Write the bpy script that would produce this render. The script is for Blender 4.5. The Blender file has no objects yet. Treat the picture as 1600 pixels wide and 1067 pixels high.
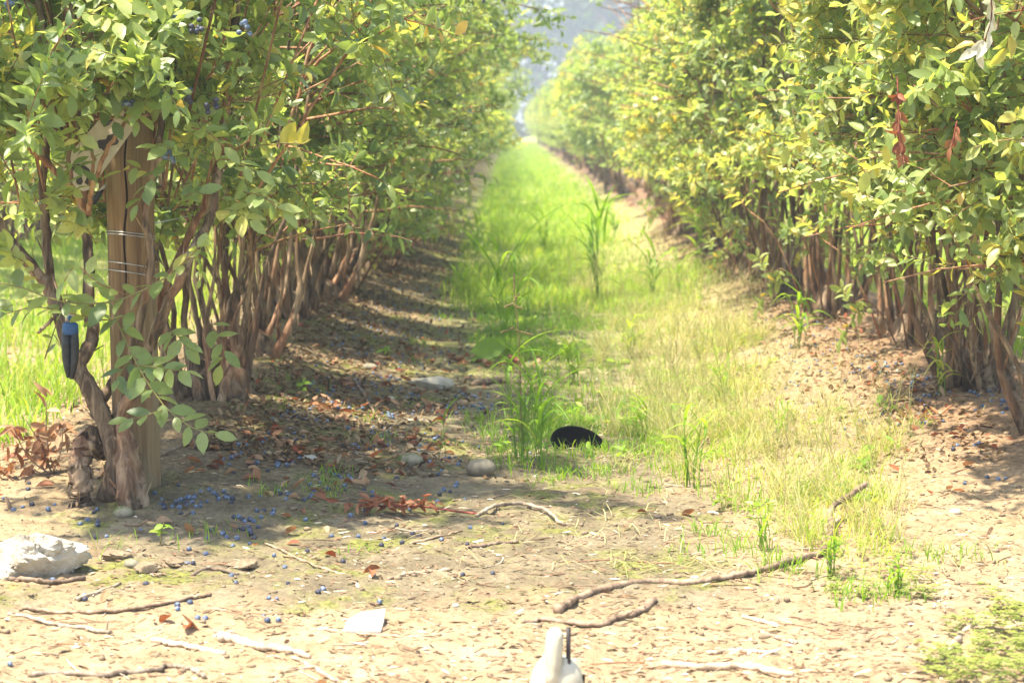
import bpy, math
import numpy as np
from mathutils import Vector, Matrix, Euler
SC = bpy.context.scene
COL = SC.collection
rad = math.radians

# ------------------------------------------------------------------ camera, sky, sun, exposure
FPX = 3111.0            # focal length in photo pixels (1600 wide)
CAM_Z = 0.95
PITCH = math.atan((533.5 - 195.0) / FPX)
cam = bpy.data.cameras.new('camera'); cam.sensor_width = 36.0; cam.lens = 70.0
cam.clip_start = 0.05; cam.clip_end = 2000
cam.dof.use_dof = True; cam.dof.focus_distance = 4.85; cam.dof.aperture_fstop = 6.3
camo = bpy.data.objects.new('camera', cam); COL.objects.link(camo)
camo.location = (0, 0, CAM_Z); camo.rotation_euler = (math.pi / 2 - PITCH, 0, 0)
SC.camera = camo

SUN_DIR = Vector((-0.34, -0.13, 0.92)).normalized()     # towards the sun
w = bpy.data.worlds.new('World'); SC.world = w; w.use_nodes = True
nt = w.node_tree; nt.nodes.clear()
sky = nt.nodes.new('ShaderNodeTexSky'); sky.sky_type = 'NISHITA'; sky.sun_disc = False
sky.sun_elevation = math.asin(SUN_DIR.z); sky.sun_rotation = math.atan2(SUN_DIR.x, SUN_DIR.y)
sky.dust_density = 2.0; sky.air_density = 1.0
bg = nt.nodes.new('ShaderNodeBackground'); bg.inputs[1].default_value = 0.15
wo = nt.nodes.new('ShaderNodeOutputWorld')
nt.links.new(sky.outputs[0], bg.inputs[0]); nt.links.new(bg.outputs[0], wo.inputs[0])
sun = bpy.data.lights.new('sun', 'SUN'); sun.energy = 5.0; sun.angle = rad(1.2); sun.color = (1.0, 0.90, 0.74)
suno = bpy.data.objects.new('sun', sun); COL.objects.link(suno)
suno.rotation_euler = SUN_DIR.to_track_quat('Z', 'Y').to_euler(); suno.location = (-10, 0, 30)
SC.view_settings.view_transform = 'Standard'; SC.view_settings.look = 'None'
SC.view_settings.exposure = 1.72; SC.view_settings.gamma = 1.0
SC.render.engine = 'CYCLES'
SC.cycles.max_bounces = 7; SC.cycles.diffuse_bounces = 3; SC.cycles.transmission_bounces = 4
SC.cycles.volume_bounces = 0; SC.cycles.glossy_bounces = 2; SC.cycles.transparent_max_bounces = 4
SC.cycles.use_denoising = True
SC.cycles.caustics_reflective = False; SC.cycles.caustics_refractive = False

# ------------------------------------------------------------------ helpers
def rng(s): return np.random.default_rng(s)
def nrm(v): return v / np.maximum(np.linalg.norm(v, axis=-1, keepdims=True), 1e-9)

_vt = rng(5).random((64, 64))
def vnoise(x, y):
    x = np.asarray(x, float); y = np.asarray(y, float)
    xi = np.floor(x).astype(int); yi = np.floor(y).astype(int); fx = x - xi; fy = y - yi
    fx = fx * fx * (3 - 2 * fx); fy = fy * fy * (3 - 2 * fy)
    a = _vt[xi % 64, yi % 64]; b = _vt[(xi + 1) % 64, yi % 64]; c = _vt[xi % 64, (yi + 1) % 64]; d = _vt[(xi + 1) % 64, (yi + 1) % 64]
    return (a * (1 - fx) + b * fx) * (1 - fy) + (c * (1 - fx) + d * fx) * fy
def fbm(x, y, o=4):
    s = 0; a = 0.5
    for i in range(o):
        s = s + a * vnoise(x * 2 ** i + 17.3 * i, y * 2 ** i + 9.1 * i); a *= 0.5
    return s

LROW, RROW = -0.95, 1.47
ROWS = [LROW - 2.42, LROW, RROW, RROW + 2.42]
def sstep(a, b, x):
    t = np.clip((x - a) / (b - a), 0, 1); return t * t * (3 - 2 * t)
def hgt(x, y, fine=True):
    """height of the ground"""
    x = np.asarray(x, float); y = np.asarray(y, float)
    z = 0.0 * x
    for r in ROWS:
        z = z + 0.15 * np.exp(-((x - r) / 0.46) ** 2)
    z = z * sstep(4.3, 5.9, y) * (0.8 + 0.4 * vnoise(x * 1.3, y * 1.1))
    z = z + 0.035 * (fbm(x * 1.1 + 3, y * 1.1) - 0.47)
    # a low scarp along the foot of the left hand mound
    if fine:
        near = 1 - sstep(9, 16, y)
        z = z + near * (0.020 * (fbm(x * 9, y * 9) - 0.47) + 0.016 * (fbm(x * 33 + 5, y * 27) - .47))
        crumb = np.clip(vnoise(x * 75, y * 75) - 0.62, 0, 1)
        z = z + near * 0.011 * crumb * sstep(.35, .6, vnoise(x * 7 + 3, y * 7))
    return z

class Geo:
    def __init__(s): s.v = []; s.q = []; s.t = []; s.a = []; s.n = 0; s.qm = []; s.tm = []
    def add(s, v, q=None, t=None, tone=0.5, m=0):
        v = np.asarray(v, float).reshape(-1, 3)
        s.v.append(v); s.a.append(np.broadcast_to(np.asarray(tone, float), (len(v),)).copy())
        if q is not None and len(q): q = np.asarray(q, int) + s.n; s.q.append(q); s.qm.append(np.full(len(q), m))
        if t is not None and len(t): t = np.asarray(t, int) + s.n; s.t.append(t); s.tm.append(np.full(len(t), m))
        s.n += len(v)
    def build(s, name, mats, parent=None, smooth=True, loc=None):
        V = np.concatenate(s.v); A = np.concatenate(s.a)
        Q = np.concatenate(s.q) if s.q else np.zeros((0, 4), int)
        T = np.concatenate(s.t) if s.t else np.zeros((0, 3), int)
        me = bpy.data.meshes.new(name)
        if loc is not None: V = V - np.asarray(loc)
        me.vertices.add(len(V)); me.vertices.foreach_set('co', V.astype(np.float32).ravel())
        nl = len(Q) * 4 + len(T) * 3
        me.loops.add(nl); me.loops.foreach_set('vertex_index', np.concatenate([Q.ravel(), T.ravel()]).astype(np.int32))
        me.polygons.add(len(Q) + len(T))
        st = np.concatenate([np.arange(len(Q)) * 4, len(Q) * 4 + np.arange(len(T)) * 3]).astype(np.int32)
        me.polygons.foreach_set('loop_start', st)
        mi = np.concatenate([np.concatenate(s.qm) if s.qm else np.zeros(0, int), np.concatenate(s.tm) if s.tm else np.zeros(0, int)])
        me.polygons.foreach_set('material_index', mi.astype(np.int32))
        me.polygons.foreach_set('use_smooth', np.full(len(Q) + len(T), smooth))
        at = me.attributes.new('tone', 'FLOAT', 'POINT'); at.data.foreach_set('value', A.astype(np.float32))
        for m in (mats if isinstance(mats, (list, tuple)) else [mats]): me.materials.append(m)
        me.update(calc_edges=True); me.validate()
        o = bpy.data.objects.new(name, me); COL.objects.link(o)
        if loc is not None: o.location = loc
        if parent is not None: o.parent = parent
        return o

def tubes(P, R, sides=4, tone=0.5, rough=0.0, rg=None, cap=True):
    """P [n,k,3], R [n,k] -> (verts, quads, tris, tone)"""
    P = np.asarray(P, float); R = np.asarray(R, float)
    if P.ndim == 2: P = P[None]; R = R[None]
    n, k, _ = P.shape
    T = np.empty_like(P); T[:, 1:-1] = P[:, 2:] - P[:, :-2]; T[:, 0] = P[:, 1] - P[:, 0]; T[:, -1] = P[:, -1] - P[:, -2]
    T = nrm(T)
    mean = nrm(P[:, -1] - P[:, 0])
    ref = np.where(np.abs(mean[:, 2:3]) > 0.8, np.array([[1.0, 0.1, 0]]), np.array([[0, 0, 1.0]]))[:, None, :]
    U = nrm(np.cross(T, np.broadcast_to(ref, T.shape))); W = np.cross(T, U)
    ang = np.arange(sides) * 2 * math.pi / sides
    c = np.cos(ang); s_ = np.sin(ang)
    rr = R[:, :, None] * np.ones(sides)
    if rough > 0:
        ridge = rg.normal(0, 1, (n, 1, sides)) * 0.6 + rg.normal(0, 1, (n, k, sides)) * 0.6
        rr = rr * np.clip(1 + rough * ridge, 0.5, 1.7)
    V = P[:, :, None, :] + rr[..., None] * (c[None, None, :, None] * U[:, :, None, :] + s_[None, None, :, None] * W[:, :, None, :])
    V = V.reshape(-1, 3)
    i = np.arange(n)[:, None, None] * (k * sides); j = np.arange(k - 1)[None, :, None] * sides; a = np.arange(sides)[None, None, :]
    b = (a + 1) % sides
    Q = np.stack([i + j + a, i + j + b, i + j + sides + b, i + j + sides + a], -1).reshape(-1, 4)
    Tr = None
    if cap:
        V = np.concatenate([V, P[:, 0], P[:, -1]])
        c0 = n * k * sides + np.arange(n)[:, None]; c1 = c0 + n
        i0 = np.arange(n)[:, None] * k * sides; aa = np.arange(sides)[None]; bb = (aa + 1) % sides
        t0 = np.stack([np.broadcast_to(c0, (n, sides)), i0 + bb, i0 + aa], -1).reshape(-1, 3)
        e = i0 + (k - 1) * sides
        t1 = np.stack([np.broadcast_to(c1, (n, sides)), e + aa, e + bb], -1).reshape(-1, 3)
        Tr = np.concatenate([t0, t1])
    tn = np.asarray(tone, float)
    if tn.ndim == 1:
        tn = np.repeat(tn, k * sides)
        if cap: tn = np.concatenate([tn, np.asarray(tone), np.asarray(tone)])
    return V, Q, Tr, tn
def add_tubes(g, P, R, sides=4, tone=0.5, rough=0, rg=None, m=0, cap=True):
    v, q, t, tn = tubes(P, R, sides, tone, rough, rg, cap); g.add(v, q, t, tn, m)

def spline(pts, k):
    """Catmull-Rom through pts, k samples"""
    p = np.asarray(pts, float); n = len(p)
    if n == 2: return p[0] + np.linspace(0, 1, k)[:, None] * (p[1] - p[0])
    e = np.concatenate([[2 * p[0] - p[1]], p, [2 * p[-1] - p[-2]]])
    u = np.linspace(0, n - 1 - 1e-6, k); i = u.astype(int); f = (u - i)[:, None]
    a, b, c, d = e[i], e[i + 1], e[i + 2], e[i + 3]
    return 0.5 * (2 * b + (c - a) * f + (2 * a - 5 * b + 4 * c - d) * f ** 2 + (-a + 3 * b - 3 * c + d) * f ** 3)

ST = np.array([0.0, 0.22, 0.5, 0.78, 1.0]); WD = np.array([0, 0.72, 1.0, 0.66, 0])
def leaves(g, P, D, N, L, W, tone, fold=0.22, curl=0.25, m=0, lod=0, twist=None):
    """leaf blades: base P, direction D, upper side N, length L, width W"""
    n = len(P)
    if n == 0: return
    D = nrm(D); S = nrm(np.cross(D, N)); N = np.cross(S, D)
    L = np.broadcast_to(L, (n,)); W = np.broadcast_to(W, (n,)); fold = np.broadcast_to(fold, (n,)); curl = np.broadcast_to(curl, (n,))
    def pt(t, side, wd):
        x = t * L; z = -curl * L * t ** 2 + (abs(side) * fold * wd * W * 0.5)
        return P + D * x[:, None] + S * (side * wd * W * 0.5)[:, None] + N * z[:, None]
    if lod:
        V = np.stack([pt(0, 0, 0), pt(.45, -1, 1), pt(.45, 0, 1) if False else pt(.45, 1, 1), pt(1, 0, 0)], 1)
        b = np.arange(n)[:, None] * 4
        T = np.concatenate([b + np.array([[0, 1, 3]]), b + np.array([[0, 3, 2]])])
        g.add(V.reshape(-1, 3), None, T, np.repeat(tone, 4), m); return
    cols = [pt(0, 0, 0)]
    for t, wd in zip(ST[1:4], WD[1:4]):
        for sd in (-1, 0, 1): cols.append(pt(t, sd, wd))
    cols.append(pt(1.0, 0, 0))
    V = np.stack(cols, 1); b = np.arange(n)[:, None] * 11
    T = np.array([[0, 1, 2], [0, 2, 3], [7, 10, 8], [8, 10, 9]]); Q = np.array([[1, 4, 5, 2], [2, 5, 6, 3], [4, 7, 8, 5], [5, 8, 9, 6]])
    g.add(V.reshape(-1, 3), (b[:, None] + Q[None]).reshape(-1, 4), (b[:, None] + T[None]).reshape(-1, 3), np.repeat(tone, 11), m)

def blades(g, B, H, W, az, lean, tone, bend=0.5, m=0):
    """grass blades: base B [n,3], height H, width W, azimuth az, lean 0..1"""
    n = len(B); H = np.broadcast_to(H, (n,)); W = np.broadcast_to(W, (n,)); lean = np.broadcast_to(lean, (n,)); bend = np.broadcast_to(bend, (n,))
    d = np.stack([np.cos(az), np.sin(az), 0 * az], -1)
    fa = az + math.pi / 2 + rng(n).normal(0, .6, n); s = np.stack([np.cos(fa), np.sin(fa), 0 * az], -1)
    out = []
    for t, wd in ((0, .8), (.35, 1), (.72, .7), (1, 0)):
        up = H * (t - bend * lean * t * t * .6); ou = H * lean * (0.35 * t + 0.65 * t * t)
        c = B + d * ou[:, None]; c[:, 2] += up
        if wd == 0: out.append(c)
        else: out += [c - s * (W * wd / 2)[:, None], c + s * (W * wd / 2)[:, None]]
    V = np.stack(out, 1); b = np.arange(n)[:, None]*7
    Q = np.array([[0, 1, 3, 2], [2, 3, 5, 4]]); T = np.array([[4, 5, 6]])
    g.add(V.reshape(-1, 3), (b[:, None] + Q[None]).reshape(-1, 4), (b[:, None] + T[None]).reshape(-1, 3), np.repeat(tone, 7), m)

def lump(rg, rx, ry, rz, seg=18, rings=11, rough=.12, flat=0.0, freq=1.6, fac=0):
    """closed irregular stone, centre at origin"""
    th = np.linspace(0, math.pi, rings + 1)[1:-1]; ph = np.arange(seg) * 2 * math.pi / seg
    T, Pm = np.meshgrid(th, ph, indexing='ij')
    d = np.stack([np.sin(T) * np.cos(Pm), np.sin(T) * np.sin(Pm), np.cos(T)], -1).reshape(-1, 3)
    d = np.concatenate([d, [[0, 0, 1.0]], [[0, 0, -1.0]]])
    o = rg.random(3) * 20
    n = fbm(d[:, 0] * freq + o[0] + d[:, 2] * freq, d[:, 1] * freq + o[1] - d[:, 2] * freq * .7) + .5 * fbm(d[:, 2] * freq * 2.3 + o[2], d[:, 0] * freq * 2.3 + d[:, 1] * 1.7) - .7
    r = 1 + rough * 2.2 * n
    if fac:
        k = nrm(rg.normal(0, 1, (fac, 3))); lim = rg.uniform(.62, .95, fac)
        dt = d @ k.T; r = np.minimum(r, np.min(np.where(dt > .05, lim / np.maximum(dt, .05), 9), 1))
    v = d * r[:, None] * np.array([rx, ry, rz])
    if flat: v[:, 2] = np.where(v[:, 2] > rz * flat, rz * flat + (v[:, 2] - rz * flat) * .3, v[:, 2])
    m = rings - 1; q = []
    for i in range(m - 1):
        for j in range(seg):
            q.append((i * seg + j, (i + 1) * seg + j, (i + 1) * seg + (j + 1) % seg, i * seg + (j + 1) % seg))
    a = m * seg; t = [(a, j, (j + 1) % seg) for j in range(seg)] + [(a + 1, (m - 1) * seg + (j + 1) % seg, (m - 1) * seg + j) for j in range(seg)]
    return v, q, t

def Wp(px, py, D):
    """world point on the ray of photo pixel (px,py) at distance D along Y"""
    cx = (px - 800) / FPX; cy = -(py - 533.5) / FPX
    d = np.array([cx, math.cos(PITCH) + cy * math.sin(PITCH), -math.sin(PITCH) + cy * math.cos(PITCH)])
    return np.array([0, 0, CAM_Z]) + d * (D / d[1])
def Gp(px, py, up=0.0):
    """point on the ground seen at photo pixel"""
    cx = (px - 800) / FPX; cy = -(py - 533.5) / FPX
    d = np.array([cx, math.cos(PITCH) + cy * math.sin(PITCH), -math.sin(PITCH) + cy * math.cos(PITCH)])
    z = 0.0
    for _ in range(12):
        t = (CAM_Z - z) / -d[2]; p = np.array([0, 0, CAM_Z]) + d * t; z = 0.5 * z + 0.5 * float(hgt(p[0], p[1]))
    p[2] = float(hgt(p[0], p[1])) + up
    return p
def pxsize(px, D): return px * D / FPX

def tag(o, label=None, cat=None, group=None, kind=None):
    if label: o['label'] = label
    if cat: o['category'] = cat
    if group: o['group'] = group
    if kind: o['kind'] = kind
    return o
def thing(name, loc, label, cat, group=None, rz=0):
    o = bpy.data.objects.new(name, None); COL.objects.link(o); o.location = loc; o.rotation_euler = (0, 0, rz)
    o.empty_display_size = .1
    return tag(o, label, cat, group)
KIDS = {}
def reg(root, ch): KIDS.setdefault(root.name, []).append(ch); return ch
def copy_thing(root, loc, rz, sc, label, group=None, name=None, skip=()):
    c = root.copy(); COL.objects.link(c); c.location = loc; c.rotation_euler = (0, 0, rz); c.scale = sc
    c['label'] = label
    if group: c['group'] = group
    for ch in KIDS.get(root.name, []):
        if ch.name.split('.')[0] in skip: continue
        d = ch.copy(); COL.objects.link(d); d.parent = c
    return c

# ------------------------------------------------------------------ materials
def mat(name):
    m = bpy.data.materials.new(name); m.use_nodes = True; n = m.node_tree; n.nodes.clear()
    return m, n, n.nodes.new('ShaderNodeOutputMaterial')
def ramp(n, fac, stops):
    r = n.nodes.new('ShaderNodeValToRGB'); e = r.color_ramp.elements
    while len(e) < len(stops): e.new(0.5)
    for i, (p, c) in enumerate(stops): e[i].position = p; e[i].color = (*c, 1)
    n.links.new(fac, r.inputs[0]); return r.outputs[0]
def noise(n, scale, detail=4, vec=None, rough=.55, dist=0):
    t = n.nodes.new('ShaderNodeTexNoise'); t.inputs['Scale'].default_value = scale; t.inputs['Detail'].default_value = detail
    t.inputs['Roughness'].default_value = rough; t.inputs['Distortion'].default_value = dist
    if vec is not None: n.links.new(vec, t.inputs['Vector'])
    return t.outputs['Fac']
def mapv(n, scale=(1, 1, 1), out='Object'):
    tc = n.nodes.new('ShaderNodeTexCoord'); mp = n.nodes.new('ShaderNodeMapping'); mp.inputs['Scale'].default_value = scale
    n.links.new(tc.outputs[out], mp.inputs[0]); return mp.outputs[0]
def mth(n, op, a, b=None, c=None):
    x = n.nodes.new('ShaderNodeMath'); x.operation = op
    for i, v in enumerate((a, b, c)):
        if v is None: continue
        if isinstance(v, (int, float)): x.inputs[i].default_value = v
        else: n.links.new(v, x.inputs[i])
    return x.outputs[0]
def mixc(n, f, a, b, mode='MIX'):
    x = n.nodes.new('ShaderNodeMix'); x.data_type = 'RGBA'; x.blend_type = mode
    for i, v in ((0, f), (6, a), (7, b)):
        if isinstance(v, (int, float)): x.inputs[i].default_value = v
        elif isinstance(v, tuple): x.inputs[i].default_value = (*v, 1)
        else: n.links.new(v, x.inputs[i])
    return x.outputs[2]
def attr(n, name='tone'):
    a = n.nodes.new('ShaderNodeAttribute'); a.attribute_name = name; return a.outputs['Fac']
def bump(n, h, strength=.5, dist=.01):
    b = n.nodes.new('ShaderNodeBump'); b.inputs['Strength'].default_value = strength; b.inputs['Distance'].default_value = dist
    n.links.new(h, b.inputs['Height']); return b.outputs[0]
def princ(n, out, col, rough=.7, spec=.4, nor=None, metal=0):
    p = n.nodes.new('ShaderNodeBsdfPrincipled'); p.inputs['Roughness'].default_value = rough; p.inputs['Metallic'].default_value = metal
    p.inputs['Specular IOR Level'].default_value = spec
    if isinstance(col, tuple): p.inputs['Base Color'].default_value = (*col, 1)
    else: n.links.new(col, p.inputs['Base Color'])
    if nor is not None: n.links.new(nor, p.inputs['Normal'])
    if out is not None: n.links.new(p.outputs[0], out.inputs[0])
    return p
def foliage_mat(name, stops, tr=.45, trtint=(1.25, 1.3, .55), rough=.45, spec=.35, mottle=.35, scale=40, spots=0.0):
    m, n, o = mat(name)
    c = ramp(n, attr(n), stops)
    nz = noise(n, scale, 3, mapv(n))
    c = mixc(n, mottle, c, mixc(n, 1.0, c, ramp(n, nz, [(.3, (.62, .66, .6)), (.7, (1.3, 1.25, 1.1))]), 'MULTIPLY'))
    sp_ = ramp(n, noise(n, 150, 2, mapv(n)), [(.66, (0, 0, 0)), (.72, (1, 1, 1))])
    if spots: c = mixc(n, mth(n, 'MULTIPLY', sp_, spots), c, (.16, .09, .04))
    p = princ(n, None, c, rough, spec)
    t = n.nodes.new('ShaderNodeBsdfTranslucent'); n.links.new(mixc(n, 1.0, c, trtint, 'MULTIPLY'), t.inputs[0])
    mx = n.nodes.new('ShaderNodeMixShader'); mx.inputs[0].default_value = tr
    n.links.new(p.outputs[0], mx.inputs[1]); n.links.new(t.outputs[0], mx.inputs[2]); n.links.new(mx.outputs[0], o.inputs[0])
    return m

M = {}
M['leaf'] = foliage_mat('blueberry_leaf', [(0, (.105, .165, .080)), (.35, (.175, .245, .085)), (.65, (.25, .315, .11)), (.86, (.33, .365, .14)), (.95, (.44, .38, .09)), (1, (.40, .16, .05))], tr=.48, trtint=(2.1, 2.05, .95), rough=.40, spec=.5, spots=.7)
M['shoot'] = foliage_mat('green_shoot', [(0, (.30, .10, .05)), (.5, (.22, .17, .06)), (1, (.20, .26, .06))], tr=.12, rough=.5)
M['grass'] = foliage_mat('grass_blade', [(0, (.10, .22, .03)), (.5, (.20, .34, .04)), (.8, (.34, .42, .08)), (1, (.55, .48, .24))], tr=.5, trtint=(1.9, 1.8, .6), rough=.5, spec=.3, mottle=.2)
M['straw'] = foliage_mat('straw_grass', [(0, (.20, .27, .08)), (.5, (.36, .37, .16)), (1, (.54, .47, .27))], tr=.45, trtint=(1.5, 1.45, .8), rough=.6, spec=.2, mottle=.2)
M['dead'] = foliage_mat('dead_leaf', [(0, (.10, .045, .025)), (.3, (.24, .08, .04)), (.6, (.34, .17, .085)), (1, (.46, .32, .20))], tr=.25, trtint=(1.3, .8, .5), rough=.6, spec=.3, mottle=.6, scale=60)
M['tree_leaf'] = foliage_mat('tree_leaf', [(0, (.035, .065, .03)), (.6, (.06, .10, .035)), (1, (.11, .15, .05))], tr=.3, rough=.6, spec=.2, mottle=.3, scale=2)
M['clover'] = foliage_mat('clover_leaf', [(0, (.15, .22, .05)), (1, (.34, .37, .09))], tr=.4, rough=.6, spec=.25, mottle=.2)

def bark(name, a, b, c, sc=1.0, bs=.9):
    m, n, o = mat(name)
    v = mapv(n, (38 * sc, 38 * sc, 7 * sc)); f = noise(n, 1.0, 6, v, .65, .6)
    v2 = mapv(n, (9, 9, 4)); f2 = noise(n, 1.0, 3, v2)
    col = ramp(n, f, [(.30, tuple(x * .35 for x in a)), (.45, a), (.62, b), (.8, tuple(min(1, x * 1.35) for x in b))])
    col = mixc(n, ramp(n, f2, [(.5, (0, 0, 0)), (.68, (1, 1, 1))]), col, mixc(n, .6, col, c))
    tt = attr(n); col = mixc(n, 1.0, col, ramp(n, tt, [(0, (.5, .5, .5)), (1, (1.5, 1.42, 1.32))]), 'MULTIPLY')
    princ(n, o, col, .85, .2, bump(n, f, bs, .008)); return m
M['bark'] = bark('blueberry_bark', (.115, .08, .052), (.33, .25, .17), (.30, .14, .075))
M['redbark'] = bark('red_branch_bark', (.19, .10, .06), (.36, .25, .15), (.34, .14, .07), bs=.4)
M['treebark'] = bark('tree_bark', (.09, .07, .05), (.2, .16, .12), (.15, .12, .1), .3)
M['stick'] = bark('dry_stick', (.20, .145, .10), (.36, .27, .19), (.38, .30, .22), 1.0, .6)
M['palestick'] = bark('bleached_stick', (.32, .25, .18), (.54, .46, .36), (.50, .42, .33), 1.0, .4)
M['redstick'] = bark('red_twig', (.16, .04, .03), (.34, .10, .07), (.3, .08, .06), 1.0, .3)

# soil
m, n, o = mat('soil'); M['soil'] = m
v = mapv(n)
tc = n.nodes.new('ShaderNodeTexCoord'); sx = n.nodes.new('ShaderNodeSeparateXYZ'); n.links.new(tc.outputs['Object'], sx.inputs[0])
X, Y = sx.outputs[0], sx.outputs[1]
big = noise(n, 1.7, 4, v); mid = noise(n, 9, 5, v, .6); fine = noise(n, 70, 4, v, .7); grit = noise(n, 260, 2, v, .6)
sand = ramp(n, mid, [(.25, (.20, .145, .080)), (.5, (.295, .222, .130)), (.75, (.38, .30, .19))])
crust = ramp(n, mid, [(.3, (.105, .085, .052)), (.5, (.17, .14, .088)), (.72, (.25, .21, .135))])
# alley foot crust, bush shade partly in its colour: left band broken by noise
cx = mth(n, 'SUBTRACT', 1.0, mth(n, 'ABSOLUTE', mth(n, 'DIVIDE', mth(n, 'ADD', X, .28), .92)))
cy = mth(n, 'MULTIPLY', mth(n, 'SUBTRACT', Y, 3.72), 1.3)
cm = mth(n, 'MINIMUM', mth(n, 'MULTIPLY', cx, 1.6), cy)
cm = mth(n, 'ADD', cm, mth(n, 'MULTIPLY', mth(n, 'SUBTRACT', big, .5), 1.6))
cm = mth(n, 'ADD', cm, mth(n, 'MULTIPLY', mth(n, 'SUBTRACT', mid, .5), 1.3))
cmask = ramp(n, cm, [(.12, (0, 0, 0)), (.42, (1, 1, 1))])
col = mixc(n, cmask, sand, crust)
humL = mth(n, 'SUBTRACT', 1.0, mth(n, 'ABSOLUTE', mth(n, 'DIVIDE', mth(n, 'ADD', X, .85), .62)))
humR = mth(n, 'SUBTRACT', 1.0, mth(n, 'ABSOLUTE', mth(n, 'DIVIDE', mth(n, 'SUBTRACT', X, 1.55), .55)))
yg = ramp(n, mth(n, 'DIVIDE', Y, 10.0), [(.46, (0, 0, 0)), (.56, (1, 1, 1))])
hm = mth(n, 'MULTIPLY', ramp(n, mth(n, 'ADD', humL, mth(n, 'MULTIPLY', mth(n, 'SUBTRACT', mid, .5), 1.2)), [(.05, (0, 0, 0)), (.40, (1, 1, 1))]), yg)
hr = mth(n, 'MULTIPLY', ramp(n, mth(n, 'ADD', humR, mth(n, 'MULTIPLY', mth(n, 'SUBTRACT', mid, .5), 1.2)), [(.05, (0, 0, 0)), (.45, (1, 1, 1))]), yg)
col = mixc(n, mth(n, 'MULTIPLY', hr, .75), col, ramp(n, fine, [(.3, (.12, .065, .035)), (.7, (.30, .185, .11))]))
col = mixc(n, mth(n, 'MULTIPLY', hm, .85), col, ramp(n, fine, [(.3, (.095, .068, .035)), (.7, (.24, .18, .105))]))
# moss
mo = mth(n, 'MULTIPLY', ramp(n, noise(n, 3.4, 4, mapv(n, (1, .8, 1)), .6), [(.46, (0, 0, 0)), (.58, (1, 1, 1))]), cmask)
mo = mth(n, 'MULTIPLY', mo, ramp(n, mid, [(.42, (0, 0, 0)), (.58, (1, 1, 1))]))
col = mixc(n, mth(n, 'MULTIPLY', mo, .8), col, ramp(n, fine, [(.3, (.07, .09, .015)), (.7, (.20, .21, .035))]))
# greener turf soil under the grass far away
far = ramp(n, mth(n, 'DIVIDE', Y, 60.0), [(.10, (0, 0, 0)), (.30, (1, 1, 1))])
inal = ramp(n, mth(n, 'ABSOLUTE', mth(n, 'DIVIDE', mth(n, 'SUBTRACT', X, .35), 1.2)), [(.4, (1, 1, 1)), (.8, (0, 0, 0))])
outx = ramp(n, mth(n, 'DIVIDE', mth(n, 'ABSOLUTE', X), 10.0), [(.24, (0, 0, 0)), (.30, (1, 1, 1))])
gf = mth(n, 'MULTIPLY', mth(n, 'MAXIMUM', mth(n, 'MAXIMUM', mth(n, 'MULTIPLY', far, inal), outx), ramp(n, mth(n, 'DIVIDE', Y, 100.0), [(.7, (0, 0, 0)), (.9, (1, 1, 1))])), .8)
col = mixc(n, gf, col, ramp(n, mid, [(.3, (.17, .26, .04)), (.7, (.34, .42, .09))]))
col = mixc(n, 1.0, col, ramp(n, fine, [(.25, (.52, .47, .42)), (.5, (1, 1, 1)), (.75, (1.28, 1.26, 1.2))]), 'MULTIPLY')
hh = mth(n, 'ADD', mth(n, 'MULTIPLY', fine, .6), mth(n, 'MULTIPLY', grit, .35))
princ(n, o, col, .95, .15, bump(n, hh, 1.0, .010))

def simple(name, stops, sc, rough=.7, spec=.4, bs=.4, bd=.004, metal=0, vec=(1, 1, 1), detail=5):
    m, n, o = mat(name); f = noise(n, sc, detail, mapv(n, vec), .6)
    princ(n, o, ramp(n, f, stops), rough, spec, bump(n, f, bs, bd) if bs else None, metal); return m
M['whiterock'] = simple('white_rock', [(.3, (.20, .17, .12)), (.45, (.36, .325, .25)), (.7, (.50, .47, .39))], 16, .95, .15, 1.0, .02)
M['cobble'] = simple('grey_cobble', [(.35, (.13, .115, .08)), (.6, (.23, .205, .145))], 45, .8, .3, .35, .003)
M['palestone'] = simple('pale_stone', [(.3, (.28, .25, .19)), (.7, (.46, .43, .35))], 35, .85, .25, .5, .005)
M['mossrock'] = simple('mossy_stone', [(.4, (.10, .13, .03)), (.52, (.24, .22, .14)), (.7, (.34, .30, .22))], 25, .9, .2, .6, .005)
M['clod'] = simple('soil_clod', [(.3, (.14, .105, .065)), (.7, (.28, .215, .14))], 60, .95, .1, .6, .004)
m, n, o = mat('wood_chip'); M['chip'] = m; princ(n, o, ramp(n, attr(n), [(0, (.07, .04, .022)), (.3, (.18, .115, .07)), (.55, (.28, .20, .13)), (.75, (.30, .14, .075)), (.85, (.42, .34, .24)), (1, (.58, .51, .40))]), .9, .15)
M['wire'] = simple('galvanised_wire', [(.3, (.42, .42, .41)), (.7, (.62, .62, .6))], 80, .38, .5, 0, metal=.85)
M['black'] = simple('black_plastic', [(.3, (.0015, .0015, .0015)), (.7, (.003, .003, .003))], 30, .9, .04, .05)
M['blackworn'] = simple('worn_black_grip', [(.4, (.014, .015, .018)), (.62, (.03, .032, .036)), (.72, (.09, .085, .06))], 55, .5, .4, .1)
M['blue'] = simple('blue_plastic', [(.3, (.012, .055, .17)), (.7, (.02, .09, .26))], 40, .45, .4, .05)
M['cream'] = simple('cream_plastic', [(.3, (.34, .31, .22)), (.5, (.45, .42, .31)), (.7, (.50, .47, .36))], 30, .5, .4, .15)
M['brownrod'] = simple('brown_coated_rod', [(.3, (.014, .010, .010)), (.7, (.022, .015, .015))], 60, .5, .4, .1)
M['steel'] = simple('dull_steel', [(.3, (.35, .34, .33)), (.7, (.52, .51, .49))], 90, .4, .5, .05, metal=.7)
M['signpaint'] = simple('cream_sign_paint', [(.3, (.42, .37, .29)), (.7, (.50, .45, .35))], 18, .55, .4, .1)
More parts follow.
